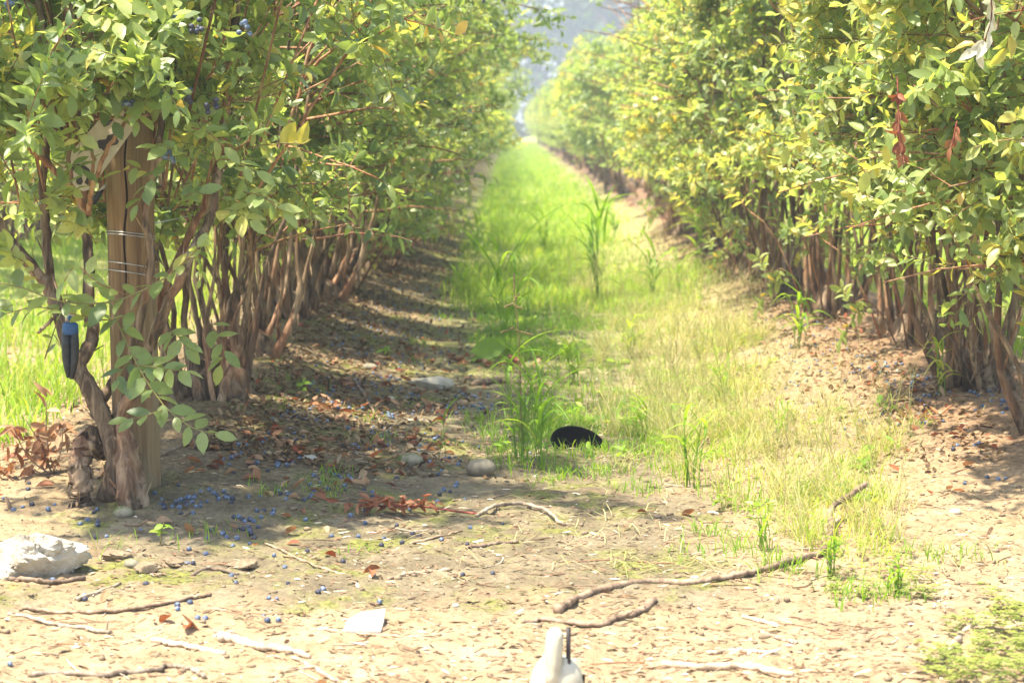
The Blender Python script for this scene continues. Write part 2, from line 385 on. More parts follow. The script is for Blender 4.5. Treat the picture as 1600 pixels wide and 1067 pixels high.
M['signblack'] = simple('dark_sign_paint', [(.3, (.03, .025, .022)), (.7, (.05, .043, .038))], 40, .6, .3, .05)
M['seed'] = simple('seed_head', [(.3, (.16, .10, .05)), (.7, (.30, .24, .10))], 200, .8, .2, .3)

m, n, o = mat('post_wood'); M['post'] = m
f = noise(n, 1, 6, mapv(n, (60, 60, 2.2)), .65, .3); g2 = noise(n, 1, 3, mapv(n, (5, 5, 2)))
c = ramp(n, f, [(.28, (.07, .04, .02)), (.45, (.19, .115, .055)), (.65, (.29, .19, .10))])
c = mixc(n, ramp(n, g2, [(.42, (0, 0, 0)), (.62, (.75, .75, .75))]), c, ramp(n, f, [(.3, (.13, .12, .065)), (.7, (.28, .25, .15))]))
princ(n, o, c, .85, .2, bump(n, f, .6, .005))
m, n, o = mat('crack'); M['crack'] = m; princ(n, o, (.012, .008, .005), .9, .1)

m, n, o = mat('berry_skin'); M['berry'] = m
f = noise(n, 130, 3, mapv(n)); oi = n.nodes.new('ShaderNodeObjectInfo')
c = ramp(n, f, [(.3, (.03, .04, .075)), (.5, (.095, .13, .20)), (.72, (.25, .30, .38))])
c = mixc(n, ramp(n, oi.outputs['Random'], [(.45, (0, 0, 0)), (.75, (.85, .85, .85))]), c, (.028, .024, .035))
princ(n, o, c, .6, .35)

# ------------------------------------------------------------------ the ground
def axis(segs):
    out = []
    for a, b, d in segs: out.append(np.arange(a, b, d))
    return np.unique(np.concatenate(out + [[segs[-1][1]]]))
xs = axis([(-390, -40, 35), (-40, -8, 2), (-8, -3, .25), (-3, -1.7, .05), (-1.7, 2.1, .013), (2.1, 3.2, .05), (3.2, 8, .25), (8, 40, 2), (40, 390, 35)])
ys = axis([(-390, -30, 40), (-30, 0, 3), (0, 2.8, .2), (2.8, 7.2, .0145), (7.2, 10, .03), (10, 16, .08), (16, 40, .4), (40, 120, 2), (120, 390, 30)])
XX, YY = np.meshgrid(xs, ys, indexing='ij'); ZZ = hgt(XX, YY)
nx, ny = XX.shape; idx = np.arange(nx * ny).reshape(nx, ny)
g = Geo(); g.add(np.stack([XX, YY, ZZ], -1).reshape(-1, 3), np.stack([idx[:-1, :-1], idx[1:, :-1], idx[1:, 1:], idx[:-1, 1:]], -1).reshape(-1, 4))
tag(g.build('ground', M['soil']), kind='structure')

# ------------------------------------------------------------------ blueberry bushes
SPREAD = 0.60
def shoots_to_geo(rg, gl, gs, P0, D0, L0, lod, leafL=.052, tone_shift=0.0, per=13, width=.0016, droop=.15):
    """leafy shoots: P0 start, D0 direction, L0 length"""
    n = len(P0); k = 4; t = np.linspace(0, 1, k)
    D0 = nrm(D0); side = nrm(rg.normal(0, 1, (n, 3)))
    P = P0[:, None] + D0[:, None] * (t[None, :, None] * L0[:, None, None]) + side[:, None] * ((t ** 2)[None, :, None] * L0[:, None, None] * .18)
    P[:, :, 2] -= (t ** 2)[None] * L0[:, None] * droop
    R = np.linspace(1, .45, k)[None] * width * (1 + L0[:, None] * 2)
    if gs is not None: add_tubes(gs, P, R, 3, tone=rg.random(n), cap=False)
    # leaves
    u = (np.arange(per) + .6) / per; u = 0.10 + 0.9 * u ** .8
    u = np.clip(u[None] + rg.normal(0, .02, (n, per)), 0, 1); f = u * (k - 1); i = np.minimum(f.astype(int), k - 2); fr = (f - i)[..., None]
    ar = np.arange(n)[:, None]
    B = P[ar, i] * (1 - fr) + P[ar, i + 1] * fr; T = nrm(P[ar, i + 1] - P[ar, i])
    a0 = rg.random(n) * 6.28; ang = a0[:, None] + np.arange(per)[None] * 2.4 + rg.normal(0, .35, (n, per))
    up = np.array([0, 0, 1.0]); U = nrm(np.cross(T, up + 1e-3)); Wv = np.cross(U, T)
    rdl = np.cos(ang)[..., None] * U + np.sin(ang)[..., None] * Wv
    d = nrm(T * (.35 + .55 * (u ** 3))[..., None] + rdl * .9 + np.array([0, 0, .08]) + rg.normal(0, .18, (n, per, 3)))
    outw = nrm(B * np.array([1.3, .5, 0]) + 1e-4)
    N = nrm(T * .3 + outw * .45 + np.array([0, 0, .70]) + rg.normal(0, .45, (n, per, 3)))
    shoot_tone = np.clip(rg.normal(.40, .20, n) + tone_shift, 0, .92)
    young = np.clip((L0[:, None] * u > .10) * .10 + (u > .8) * .12, 0, 1)
    tone = np.clip(shoot_tone[:, None] + young + rg.normal(0, .09, (n, per)), 0, .93)
    odd = rg.random((n, per)) < .012; tone = np.where(odd, .97, tone)
    L = leafL * rg.uniform(.42, 1.32, (n, per)) * np.where(u > .93, .7, 1)
    keep = rg.random((n, per)) < .95
    s = keep.ravel(); F = lambda a: a.reshape(-1, *a.shape[2:])[s]
    leaves(gl, F(B), F(d), F(N), F(L), F(L) * rg.uniform(.40, .54, s.sum()), F(tone), rg.uniform(.0, .75, s.sum()), rg.uniform(-.15, .6, s.sum()), lod=lod)

def stem_paths(rg, n, H=2.0, spread=SPREAD, base=(.13, .27), along=.55):
    k = 9; t = np.linspace(0, 1, k); out = []
    for i in range(n):
        a = rg.random() * 6.28; b = np.array([math.cos(a) * base[0], math.sin(a) * base[1], 0]) * rg.uniform(.4, 1)
        aa = a + rg.normal(0, .5); tg = np.array([math.cos(aa) * spread * rg.uniform(.4, 1.1), math.sin(aa) * along * rg.uniform(.4, 1.1), H * rg.uniform(.80, 1.0)])
        p = b[None] + (tg - b)[None] * np.stack([t ** 1.15, t ** 1.15, t], -1)
        w = np.cumsum(rg.normal(0, .028, (k, 3)), 0); w[0] = 0; w[:, 2] *= .3
        out.append(p + w)
    return np.array(out)

def make_bush(seed, label, lod=0, nst=12, H=2.0, zlow=.72, extra=None, spread=SPREAD, leafmul=1.0, cut=None, leafL=.047, berries=0, tone_shift=0.0, nlow=0):
    rg = rng(seed)
    root = thing('blueberry_bush', (0, 0, 0), label, 'bush')
    S = stem_paths(rg, nst, H, spread)
    if extra is not None: pass
    # stump
    gcr = Geo(); th = np.arange(20) * 2 * math.pi / 20
    for zi, (z, r) in enumerate([(-.05, .17), (0.0, .15), (.05, .125), (.10, .10), (.14, .06)]):
        pass
    prof = [(-.06, 1.15), (0, 1.0), (.04, .82), (.08, .62), (.11, .3)]
    ring = []
    jag = 1 + .25 * rg.normal(0, 1, 20)
    for z, r in prof:
        rr = r * np.clip(jag + rg.normal(0, .1, 20), .5, 1.6)
        ring.append(np.stack([np.cos(th) * .11 * rr, np.sin(th) * .19 * rr, np.full(20, z) + rg.normal(0, .008, 20)], -1))
    Vv = np.concatenate(ring + [[[0, 0, .115]]]); q = [(a * 20 + j, a * 20 + (j + 1) % 20, (a + 1) * 20 + (j + 1) % 20, (a + 1) * 20 + j) for a in range(4) for j in range(20)]
    gcr.add(Vv, q, [(80 + j, 80 + (j + 1) % 20, 100) for j in range(20)], .3)
    reg(root, gcr.build('root_crown', M['bark'], root))
    R0 = rg.uniform(.0050, .0120, nst)
    tt = np.linspace(0, 1, S.shape[1])
    SR = R0[:, None] * (1 - .72 * tt[None]) * (1 + .5 * np.exp(-tt * 14))[None]
    kk = 26 if not lod else 9; sd = 8 if not lod else 5
    Sf = np.array([spline(s, kk) for s in S]); SRf = np.array([np.interp(np.linspace(0, 1, kk), tt, r) for r in SR])
    if not lod:
        Sf[:, 1:] += rg.normal(0, .0025, Sf[:, 1:].shape)
        for i in range(nst):
            gg = Geo(); add_tubes(gg, Sf[i], SRf[i], sd, tone=rg.random(), rough=.17, rg=rg)
            # shaggy bark strips
            ns = 9; ii = rg.integers(1, int(kk * .6), ns); pa = rg.random(ns) * 6.28
            off = np.stack([np.cos(pa), np.sin(pa), 0 * pa], -1) * (SRf[i][ii] * 1.12)[:, None]
            Dn = np.stack([np.cos(pa) * .25, np.sin(pa) * .25, rg.choice([-1, 1], ns)], -1)
            leaves(gg, Sf[i][ii] + off, Dn, np.stack([np.cos(pa), np.sin(pa), 0 * pa], -1), rg.uniform(.03, .10, ns), rg.uniform(.005, .011, ns), rg.random(ns) * .6 + .4, .3, -.15)
            reg(root, gg.build('stem', M['bark'], root))
    else:
        gg = Geo(); add_tubes(gg, Sf, SRf, sd, tone=rg.random(nst)); reg(root, gg.build('stems' if False else 'trunk', M['bark'], root))
    # branches
    nb = int(7 if not lod else 5); BP = []; BR = []
    bt = []
    for i in range(nst):
        for j in range(nb):
            u = rg.uniform(.30, .97); f = u * (S.shape[1] - 1); a = min(int(f), S.shape[1] - 2); p = S[i][a] * (1 - f + a) + S[i][a + 1] * (f - a)
            az = math.atan2(p[1] * 1.0 + rg.normal(0, .12), p[0] + rg.normal(0, .10)) + rg.normal(0, .65)
            el = rg.uniform(-.10, .95); L = rg.uniform(.22, .55) * (1.15 - .35 * u)
            d = np.array([math.cos(az) * math.cos(el), math.sin(az) * math.cos(el), math.sin(el)])
            t5 = np.linspace(0, 1, 5)[:, None]
            pp = p + d * L * t5 + np.array([0, 0, -.10 * L]) * t5 ** 2 + np.cumsum(rg.normal(0, .008, (5, 3)), 0) * (t5 > 0)
            BP.append(pp); BR.append(np.linspace(.0052, .0022, 5) * rg.uniform(.7, 1.2)); bt.append(u)
        # leader tip
    BP = np.array(BP); BR = np.array(BR)
    gb = Geo(); add_tubes(gb, BP, BR, 5 if not lod else 3, tone=rg.random(len(BP)))
    gl = Geo(); gs = Geo() if not lod else None
    # shoots from branches
    ns = int(len(BP) * (7.2 if not lod else 5.6) * leafmul); bi = rg.integers(0, len(BP), ns); u = rg.uniform(.15, 1, ns) * 3.999; ii = u.astype(int); fr = (u - ii)[:, None]
    P0 = BP[bi, ii] * (1 - fr) + BP[bi, ii + 1] * fr
    D0 = nrm(nrm(BP[bi, -1] - BP[bi, 0]) * .7 + rg.normal(0, .55, (ns, 3)) + np.array([0, 0, .30]))
    L0 = rg.uniform(.08, .24, ns)
    # keep the underside of the crown open round the stems
    lowlim = zlow + .10 * vnoise(P0[:, 1] * 4 + seed, P0[:, 0] * 3) - .08
    ok = (P0[:, 2] > lowlim) | (rg.random(ns) < .035)
    if cut is not None: ok &= cut(P0, P0 + D0 * L0[:, None])
    P0, D0, L0 = P0[ok], D0[ok], L0[ok]
    if nlow:
        q = nlow; az = rg.random(q) * 6.28
        Pl = np.stack([np.cos(az) * rg.uniform(.15, .55, q), np.sin(az) * .5, rg.uniform(.16, max(.4, zlow), q)], -1)
        # low suckers: thin leafy shoots leaving the root crown
        t5 = np.linspace(0, 1, 5)[None, :, None]; b0 = Pl * np.array([.35, .6, 0]); SP = b0[:, None] * (1 - t5) + Pl[:, None] * t5 + np.array([0, 0, .08]) * (t5 * (1 - t5)) * 4
        add_tubes(gb, SP, np.linspace(.004, .002, 5)[None] * np.ones((q, 1)), 4, tone=rg.random(q))
        for rep in range(3):
            P0 = np.concatenate([P0, SP[:, 4 - rep]]); D0 = np.concatenate([D0, nrm(SP[:, 4] - SP[:, 2] + rg.normal(0, .08, (q, 3)))]); L0 = np.concatenate([L0, rg.uniform(.08, .2, q)])
    shoots_to_geo(rg, gl, gs, P0, D0, L0, lod, leafL, tone_shift, per=12 if not lod else 11)
    bo = tag(gb.build('branches', M['redbark'], root), kind='stuff'); reg(root, bo)
    if gs is not None: reg(root, tag(gs.build('twigs', M['shoot'], root), kind='stuff'))
    reg(root, gl.build('foliage', M['leaf'], root))
    for i in range(berries):
        gq = Geo(); e = BP[rg.integers(0, len(BP))][4]; c0 = e + np.array([0, 0, -.02])
        for _ in range(rg.integers(4, 9)):
            v, q_, t_ = lump(rg, .0068, .0068, .0062, 8, 6, .03); gq.add(v + c0 + rg.normal(0, .009, 3), q_, t_, .5)
        reg(root, gq.build('berry_cluster', M['berry'], root))
    return root

def dome(P, E):
    r = .52 * np.sqrt(np.clip(1 - ((E[:, 2] - 1.0) / .98) ** 2, 0, 1)) + .16
    return (np.abs(E[:, 0]) < r) | (rng(3).random(len(E)) < .04)
near = []
near.append(make_bush(11, 'x', nst=20, H=1.8, spread=.54, zlow=.55, berries=5, leafmul=.95))
near.append(make_bush(12, 'x', nst=20, H=1.75, spread=.54, zlow=.50, berries=4, leafmul=.95))
near.append(make_bush(13, 'x', nst=20, H=1.85, spread=.52, cut=dome, zlow=.54, nlow=2, tone_shift=.16, leafmul=1.1))  # right row: sunlit, hazy look put into a yellower leaf tone
near.append(make_bush(14, 'x', nst=19, H=1.9, spread=.52, cut=dome, zlow=.42, nlow=7, tone_shift=.16, leafmul=1.1))  # right row too, sunlight carried by the raised leaf tone
near.append(make_bush(15, 'x', nst=17, H=1.85, spread=.62, zlow=.27, nlow=18, tone_shift=.03, leafmul=1.1))
farv = [make_bush(21 + i, 'x', lod=1, nst=9, H=1.8, spread=.52, zlow=.28, leafL=.07, tone_shift=.05 * (i % 2), leafmul=1.3, cut=dome if i < 2 else None) for i in range(4)]

ORD = ['first', 'second', 'third', 'fourth', 'fifth', 'sixth', 'seventh', 'eighth', 'ninth', 'tenth', 'eleventh', 'twelfth']
used = set()
def place(proto, loc, rz, sc, label, group):
    if proto.name not in used:
        used.add(proto.name); proto.location = loc; proto.rotation_euler = (0, 0, rz); proto.scale = sc; proto['label'] = label; proto['group'] = group; return proto
    return copy_thing(proto, loc, rz, sc, label, group)
rb = rng(77)
rows = [('left', LROW, 6.1, 'bushes of the left blueberry row', near[0:2]), ('right', RROW, 5.25, 'bushes of the right blueberry row', near[2:4])]
for side, rx, y0, grp, protos in rows:
    y = y0; i = 0
    while y < 96:
        pr = ((protos[i % 2] if side == 'left' else protos[0 if i < 2 else 1]) if (side == 'right' or i < 3) else (near[4] if i > 3 else near[1])) if y < 17 else farv[int(rb.integers(0, 2)) + (2 if side == 'left' else 0)]
        x = rx + rb.normal(0, .04) - (.10 * (y > 8.5) if side == 'right' else -.04 * (y > 9)); z = float(hgt(x, y, False)) - .01
        if side == 'left':
            lab = (f'{ORD[i]} blueberry bush behind the wooden post in the left row' if i < 10 else 'hazy far blueberry bush closing up the left row')
        else:
            lab = (f'{ORD[i]} blueberry bush of the right row counting away from the viewer' if i < 10 else 'hazy far blueberry bush closing up the right row')
        s = rb.uniform(.94, 1.06)
        place(pr, (x, y, z), (0 if rb.random() < .5 else math.pi) + rb.normal(0, .12), (s * (1.14 if y > 20 else 1.12 if (side == 'left' and i > 2) else 1), s, s * rb.uniform(.94, 1.03)), lab, grp)
        y += rb.uniform(.95, 1.15) if y < 17 else rb.uniform(1.0, 1.2); i += 1
for side, rx, y0 in (('left', ROWS[0], 6.0), ('right', ROWS[3], 6.0)):
    y = y0
    while y < 60:
        pr = near[1] if (side == 'left' and 11 < y < 15) else farv[int(rb.integers(0, 3))]
        x = rx + rb.normal(0, .05); s = rb.uniform(.92, 1.04)
        place(pr, (x, y, float(hgt(x, y, False)) - .01), (0 if rb.random() < .5 else math.pi) + rb.normal(0, .15), (s, s, s),
              f'blueberry bush of the next row, half hidden behind the {side} row', f'bushes of the next row to the {side}')
        y += rb.uniform(1.0, 1.25)

# ------------------------------------------------------------------ first bush, round the post, stems laid out by hand
D1 = 4.92
def pl(pts, D=D1):  # (px,py[,D])
    return np.array([Wp(p[0], p[1], p[2] if len(p) > 2 else D) for p in pts])
rg = rng(303)
b1 = thing('blueberry_bush', (LROW - .02, D1 + .02, 0), 'old blueberry bush with gnarled stems growing against the wooden post', 'bush', 'bushes of the left blueberry row')
B1 = np.array(b1.location)
def stem1(pts, r0, r1, sides=14, kk=40, m='bark', strips=26, bulge=None, name='stem', rough=.13):
    P = spline(pl(pts), kk); P[1:] += rg.normal(0, .0016, P[1:].shape)
    t = np.linspace(0, 1, kk); R = r0 + (r1 - r0) * t
    if bulge is not None: R = R * np.interp(t, *bulge)
    gg = Geo(); add_tubes(gg, P - B1, R, sides, tone=rg.random(), rough=rough, rg=rg)
    if strips:
        ii = rg.integers(0, kk - 2, strips); pa = rg.random(strips) * 6.28
        nn = np.stack([np.cos(pa), -np.abs(np.sin(pa)), 0 * pa], -1)
        T = nrm(P[ii + 1] - P[ii]) * rg.choice([-1, 1], strips)[:, None]
        leaves(gg, (P - B1)[ii] + nn * (R[ii] * 1.05)[:, None], T + nn * .28, nn, rg.uniform(.015, .055, strips), rg.uniform(.004, .010, strips), rg.random(strips) * .7 + .3, .3, -.2)
    gg.build(name, M[m], b1); return P
hand = []
hand.append(stem1([(128, 800, 4.80), (127, 760, 4.80), (126, 720, 4.82), (133, 692, 4.84), (150, 690, 4.88), (168, 712, 4.9)], .027, .030, bulge=([0, .3, .6, .8, 1], [1.0, .9, .95, 1.25, .9]), rough=.2))
hand.append(stem1([(165, 782, 4.84), (180, 735, 4.83), (174, 690, 4.83), (158, 645, 4.84), (138, 605, 4.84), (116, 572, 4.86), (104, 530, 4.88), (94, 495, 4.9), (76, 450, 4.92), (48, 415, 4.95), (10, 368, 4.98), (-40, 290, 5.0)], .026, .011))
hand.append(stem1([(116, 575, 4.86), (136, 548, 4.88), (146, 515, 4.92), (138, 480, 4.95), (140, 400, 5.0), (128, 330, 5.02), (135, 250, 5.0), (110, 120, 5.0), (120, -60, 5.0)], .017, .008, strips=14))
hand.append(stem1([(210, 812, 4.78), (206, 775, 4.78), (198, 730, 4.80), (196, 690, 4.82), (188, 655, 4.83), (206, 610, 4.80), (226, 560, 4.76), (248, 505, 4.74), (276, 445, 4.74), (300, 395, 4.8), (330, 330, 4.9), (345, 230, 5.0), (360, 100, 5.0), (380, -80, 5.0)], .037, .009, strips=40, bulge=([0, .05, .12, .2, .3, .4, .6, 1], [1.25, 1.05, 1.15, .95, .62, .55, .62, 1.0]), rough=.2))
hand.append(stem1([(196, 700, 4.86), (176, 660, 4.9), (150, 640, 4.95), (175, 600, 5.05), (196, 540, 5.1)], .020, .010, strips=12))
hand.append(stem1([(192, 660, 4.82), (198, 600, 4.86), (236, 420, 4.84), (228, 350, 4.84), (232, 300, 4.86), (252, 200, 4.9), (262, 60, 4.95), (255, -90, 5.0)], .011, .007, strips=18))
hand.append(stem1([(108, 520, 4.90), (78, 430, 5.0), (70, 340, 5.0), (66, 270, 5.0), (80, 150, 5.0), (60, 0, 5.0), (50, -90, 5)], .013, .007, strips=14))
hand.append(stem1([(138, 330, 4.84), (112, 295, 4.80), (80, 262, 4.78), (45, 232, 4.76), (12, 214, 4.76), (-40, 190, 4.76)], .0085, .005, m='redbark', strips=0, name='branch', rough=.06))
hand.append(stem1([(138, 335, 4.82), (142, 300, 4.78), (156, 260, 4.75), (172, 225, 4.74), (192, 198, 4.73), (200, 170, 4.73), (215, 120, 4.75)], .0065, .0035, m='redbark', strips=0, name='branch', rough=.06))
hand.append(stem1([(112, 297, 4.80), (106, 240, 4.78), (100, 215, 4.79), (60, 175, 4.8), (55, 120, 4.8)], .006, .003, m='redbark', strips=0, name='branch', rough=.06))
hand.append(stem1([(140, 290, 4.80), (146, 250, 4.78), (132, 205, 4.78), (118, 180, 4.8), (100, 100, 4.8)], .0045, .0025, m='redbark', strips=0, name='branch', rough=.06))
hand.append(stem1([(250, 640, 5.2), (268, 560, 5.15), (250, 480, 5.1), (290, 380, 5.05), (330, 300, 5.0), (352, 180, 4.95), (350, 60, 4.9)], .012, .006, m='redbark', strips=8, name='branch'))
hand.append(stem1([(110, 470, 5.3), (60, 520, 5.25)], .006, .004, strips=0, name='branch'))
gb = Geo(); gs = Geo(); gl = Geo()
# branches of the crown, leaving the hand laid stems
BP = []
for P in hand[1:]:
    for j in range(8):
        a = int(rg.integers(12, len(P) - 1)); p = P[a]
        if p[2] < .80: continue
        az = math.atan2(p[1] - B1[1] + rg.normal(0, .25), p[0] - B1[0] + rg.normal(0, .30)) + rg.normal(0, .7); el = rg.uniform(0, 1.1); L = rg.uniform(.2, .5)
        d = np.array([math.cos(az) * math.cos(el), math.sin(az) * math.cos(el), math.sin(el)]); t5 = np.linspace(0, 1, 5)[:, None]
        BP.append(p + d * L * t5 + np.cumsum(rg.normal(0, .008, (5, 3)), 0) * (t5 > 0))
# upper crown frame
for j in range(60):
    a = rg.random() * 6.28; r = rg.uniform(.05, .62); p = np.array([B1[0] + math.cos(a) * r * .95, B1[1] + .12 + math.sin(a) * r * .95, rg.uniform(.95, 1.75)])
    az = a + rg.normal(0, .6); el = rg.uniform(0, 1.0); L = rg.uniform(.2, .45)
    d = np.array([math.cos(az) * math.cos(el), math.sin(az) * math.cos(el), math.sin(el)]); t5 = np.linspace(0, 1, 5)[:, None]
    q0 = B1 + (p - B1) * np.array([.6, .6, 0]) + np.array([0, 0, .72 + .3 * rg.random()])
    BP.append(np.concatenate([[q0], (p + d * L * t5)[[0, 1, 2, 4]]]))
def inhole(P):
    ux_ = 800 + P[:, 0] / P[:, 1] * FPX; uy_ = 195 + (CAM_Z - P[:, 2]) / P[:, 1] * FPX
    return bool(np.any((P[:, 1] < D1 + .05) & (ux_ > 88) & (ux_ < 262) & (uy_ > 190) & (uy_ < 480)))
BP = np.array([b_ for b_ in BP if not inhole(b_)])
add_tubes(gb, BP - B1, np.linspace(.0036, .0018, 5)[None] * rg.uniform(.7, 1.2, (len(BP), 1)), 5, tone=rg.random(len(BP)))
ns = len(BP) * 10; bi = rg.integers(0, len(BP), ns); u = rg.uniform(.8, 3.999, ns); ii = u.astype(int); fr = (u - ii)[:, None]
P0 = BP[bi, ii] * (1 - fr) + BP[bi, ii + 1] * fr; D0 = nrm(nrm(BP[bi, -1] - BP[bi, -3]) * .6 + rg.normal(0, .6, (ns, 3)) + np.array([0, 0, .3])); L0 = rg.uniform(.07, .22, ns)
# the post and plate are seen through an opening in the leaves
E = P0 + D0 * L0[:, None] * .8
def topx(P): return 800 + P[:, 0] / P[:, 1] * FPX, 195 + (CAM_Z - P[:, 2]) / P[:, 1] * FPX
ok = np.ones(ns, bool)
for Q in (P0, E):
    ux, uy = topx(Q)
    front = Q[:, 1] < D1 + .05
    hole = front & (((ux > 150) & (ux < 262) & (uy > 150) & (uy < 480)) | ((ux > 85) & (ux < 200) & (uy > 175) & (uy < 330)))
    ok &= ~(hole & (rg.random(ns) < .93))
    ok &= ~((uy > np.where((ux < 150) | (ux > 240), 400, 330) + 60 * vnoise(ux / 60, ux / 90)) & (rg.random(ns) < .9))
    ok &= Q[:, 1] > 4.25
shoots_to_geo(rg, gl, gs, (P0 - B1)[ok], D0[ok], L0[ok], 0, .051, .05, per=13)
# hand laid leafy sprays
def spray(pts, per, leafL=.055, tone=.35, w=.0022, m=0, seed=0):
    r2 = rng(900 + seed); P = spline(pl(pts), 12) - B1
    add_tubes(gs, P, np.linspace(w, w * .5, 12), 5, tone=r2.uniform(.2, .7))
    u = np.linspace(.12, 1, per) * 10.99; i = u.astype(int); f = (u - i)[:, None]; Bs = P[i] * (1 - f) + P[i + 1] * f; T = nrm(P[i + 1] - P[i])
    sd = np.where(np.arange(per) % 2, 1, -1)[:, None]; up = np.array([0, -.35, .8])
    s = nrm(np.cross(T, up)); d = nrm(T * .6 + s * sd * .8 + r2.normal(0, .25, (per, 3))); d[-1] = T[-1]
    N = nrm(np.array([-.1, -.45, .8]) + r2.normal(0, .3, (per, 3))); L = leafL * r2.uniform(.7, 1.2, per)
    leaves(gl, Bs, d, N, L, L * r2.uniform(.46, .56, per), np.clip(tone + r2.normal(0, .13, per), 0, .9), .2, r2.uniform(0, .35, per))
spray([(300, 400, 4.7), (262, 432, 4.66), (205, 462, 4.64), (150, 475, 4.62), (90, 470, 4.6), (30, 448, 4.6), (-20, 440, 4.6)], 22, .062, .40, .003, seed=1)
spray([(230, 470, 4.66), (180, 500, 4.64), (120, 492, 4.62), (60, 480, 4.6), (10, 490, 4.6)], 17, .058, .35, .002, seed=2)
spray([(200, 462, 4.64), (150, 440, 4.6), (120, 415, 4.6), (100, 440, 4.58)], 9, .055, .62, .002, seed=3)
spray([(262, 432, 4.66), (285, 412, 4.64), (305, 392, 4.62), (312, 385, 4.6)], 6, .05, .80, .002, seed=4)
spray([(170, 470, 4.7), (195, 530, 4.66), (215, 570, 4.62), (232, 600, 4.6), (262, 640, 4.58), (300, 668, 4.55), (335, 678, 4.55)], 20, .060, .40, .0026, seed=5)
spray([(205, 560, 4.64), (185, 590, 4.6), (200, 600, 4.6)], 7, .055, .22, .002, seed=6)
spray([(215, 570, 4.62), (250, 575, 4.6), (290, 580, 4.6)], 9, .055, .48, .002, seed=7)
spray([(255, 640, 4.58), (225, 650, 4.55), (200, 655, 4.55)], 6, .052, .22, .002, seed=8)
spray([(0, 150, 4.7), (30, 190, 4.68), (10, 215, 4.66)], 8, .055, .75, .002, seed=9)
spray([(230, 270, 4.72), (215, 262, 4.70), (190, 268, 4.7)], 5, .05, .78, .002, seed=10)
spray([(258, 110, 4.72), (240, 130, 4.70), (222, 162, 4.68), (215, 190, 4.66)], 8, .055, .6, .002, seed=11)
spray([(290, 230, 4.7), (255, 260, 4.68), (230, 290, 4.66), (215, 320, 4.66)], 9, .055, .3, .002, seed=12)
spray([(80, 250, 4.72), (100, 262, 4.70), (118, 258, 4.69), (135, 268, 4.69)], 9, .050, .3, .0018, seed=21)
spray([(90, 330, 4.72), (104, 305, 4.70), (120, 296, 4.69)], 7, .048, .75, .0018, seed=23)
spray([(150, 250, 4.72), (140, 235, 4.70), (120, 232, 4.69)], 6, .045, .2, .0018, seed=24)
spray([(120, 20, 4.70), (155, 24, 4.66), (190, 40, 4.64)], 9, .058, 0.75, .002, seed=51)
spray([(250, 40, 4.70), (220, 49, 4.66), (190, 70, 4.64)], 9, .058, 0.7, .002, seed=52)
spray([(270, 90, 4.70), (237, 94, 4.66), (205, 110, 4.64)], 9, .058, 0.5, .002, seed=53)
spray([(130, 80, 4.70), (155, 81, 4.66), (180, 95, 4.64)], 9, .058, 0.8, .002, seed=54)
spray([(150, 110, 4.70), (175, 114, 4.66), (200, 130, 4.64)], 9, .058, 0.6, .002, seed=55)
spray([(260, 140, 4.70), (242, 146, 4.66), (225, 165, 4.64)], 9, .058, 0.35, .002, seed=56)
spray([(140, -10, 4.70), (175, -6, 4.66), (210, 10, 4.64)], 9, .058, 0.8, .002, seed=57)
spray([(280, 0, 4.70), (255, 4, 4.66), (230, 20, 4.64)], 9, .058, 0.8, .002, seed=58)
spray([(300, 250, 4.70), (275, 234, 4.66), (250, 230, 4.64)], 9, .058, 0.5, .002, seed=59)
spray([(110, 140, 4.70), (130, 139, 4.66), (150, 150, 4.64)], 9, .058, 0.3, .002, seed=60)
spray([(210, 50, 4.70), (190, 49, 4.66), (170, 60, 4.64)], 9, .058, 0.85, .002, seed=61)
spray([(160, 130, 4.76), (165, 160, 4.72), (178, 190, 4.7)], 6, .06, .2, .002, seed=13)
spray([(70, 560, 4.9), (90, 500, 4.8)], 3, .05, .3, .002, seed=14)
spray([(330, 500, 4.9), (335, 520, 4.86), (350, 545, 4.84), (345, 570, 4.84)], 7, .055, .6, .002, seed=15)
for i, (a, b) in enumerate([((30, 420), (0, 380)), ((60, 330), (100, 290)), ((120, 350), (90, 320)), ((270, 330), (310, 300)), ((20, 300), (-20, 260)), ((300, 200), (350, 230)), ((60, 440), (20, 400)), ((150, 380), (120, 350)), ((260, 520), (290, 540)), ((340, 330), (390, 345)), ((380, 300), (440, 330)), ((330, 250), (400, 268))]):
    spray([(a[0], a[1], 4.72), ((a[0] + b[0]) / 2, (a[1] + b[1]) / 2 - 8, 4.69), (b[0], b[1], 4.68)], 8, .056, float(rg.choice([.25, .4, .6, .75])), .002, seed=30 + i)
tag(gb.build('branches', M['redbark'], b1), kind='stuff'); tag(gs.build('twigs', M['shoot'], b1), kind='stuff'); gl.build('foliage', M['leaf'], b1)
for (cx, cy) in [(60, 105), (215, 20), (270, 35), (310, 40), (200, 160), (290, 150), (330, 165), (265, 245), (20, 10), (380, 45)]:
    gq = Geo(); c0 = Wp(cx, cy, 4.66) - B1
    for _ in range(int(rg.integers(4, 8))):
        v, q_, t_ = lump(rg, .007, .007, .0064, 10, 7, .03); gq.add(v + c0 + rg.normal(0, .009, 3), q_, t_)
    gq.build('berry_cluster', M['berry'], b1)

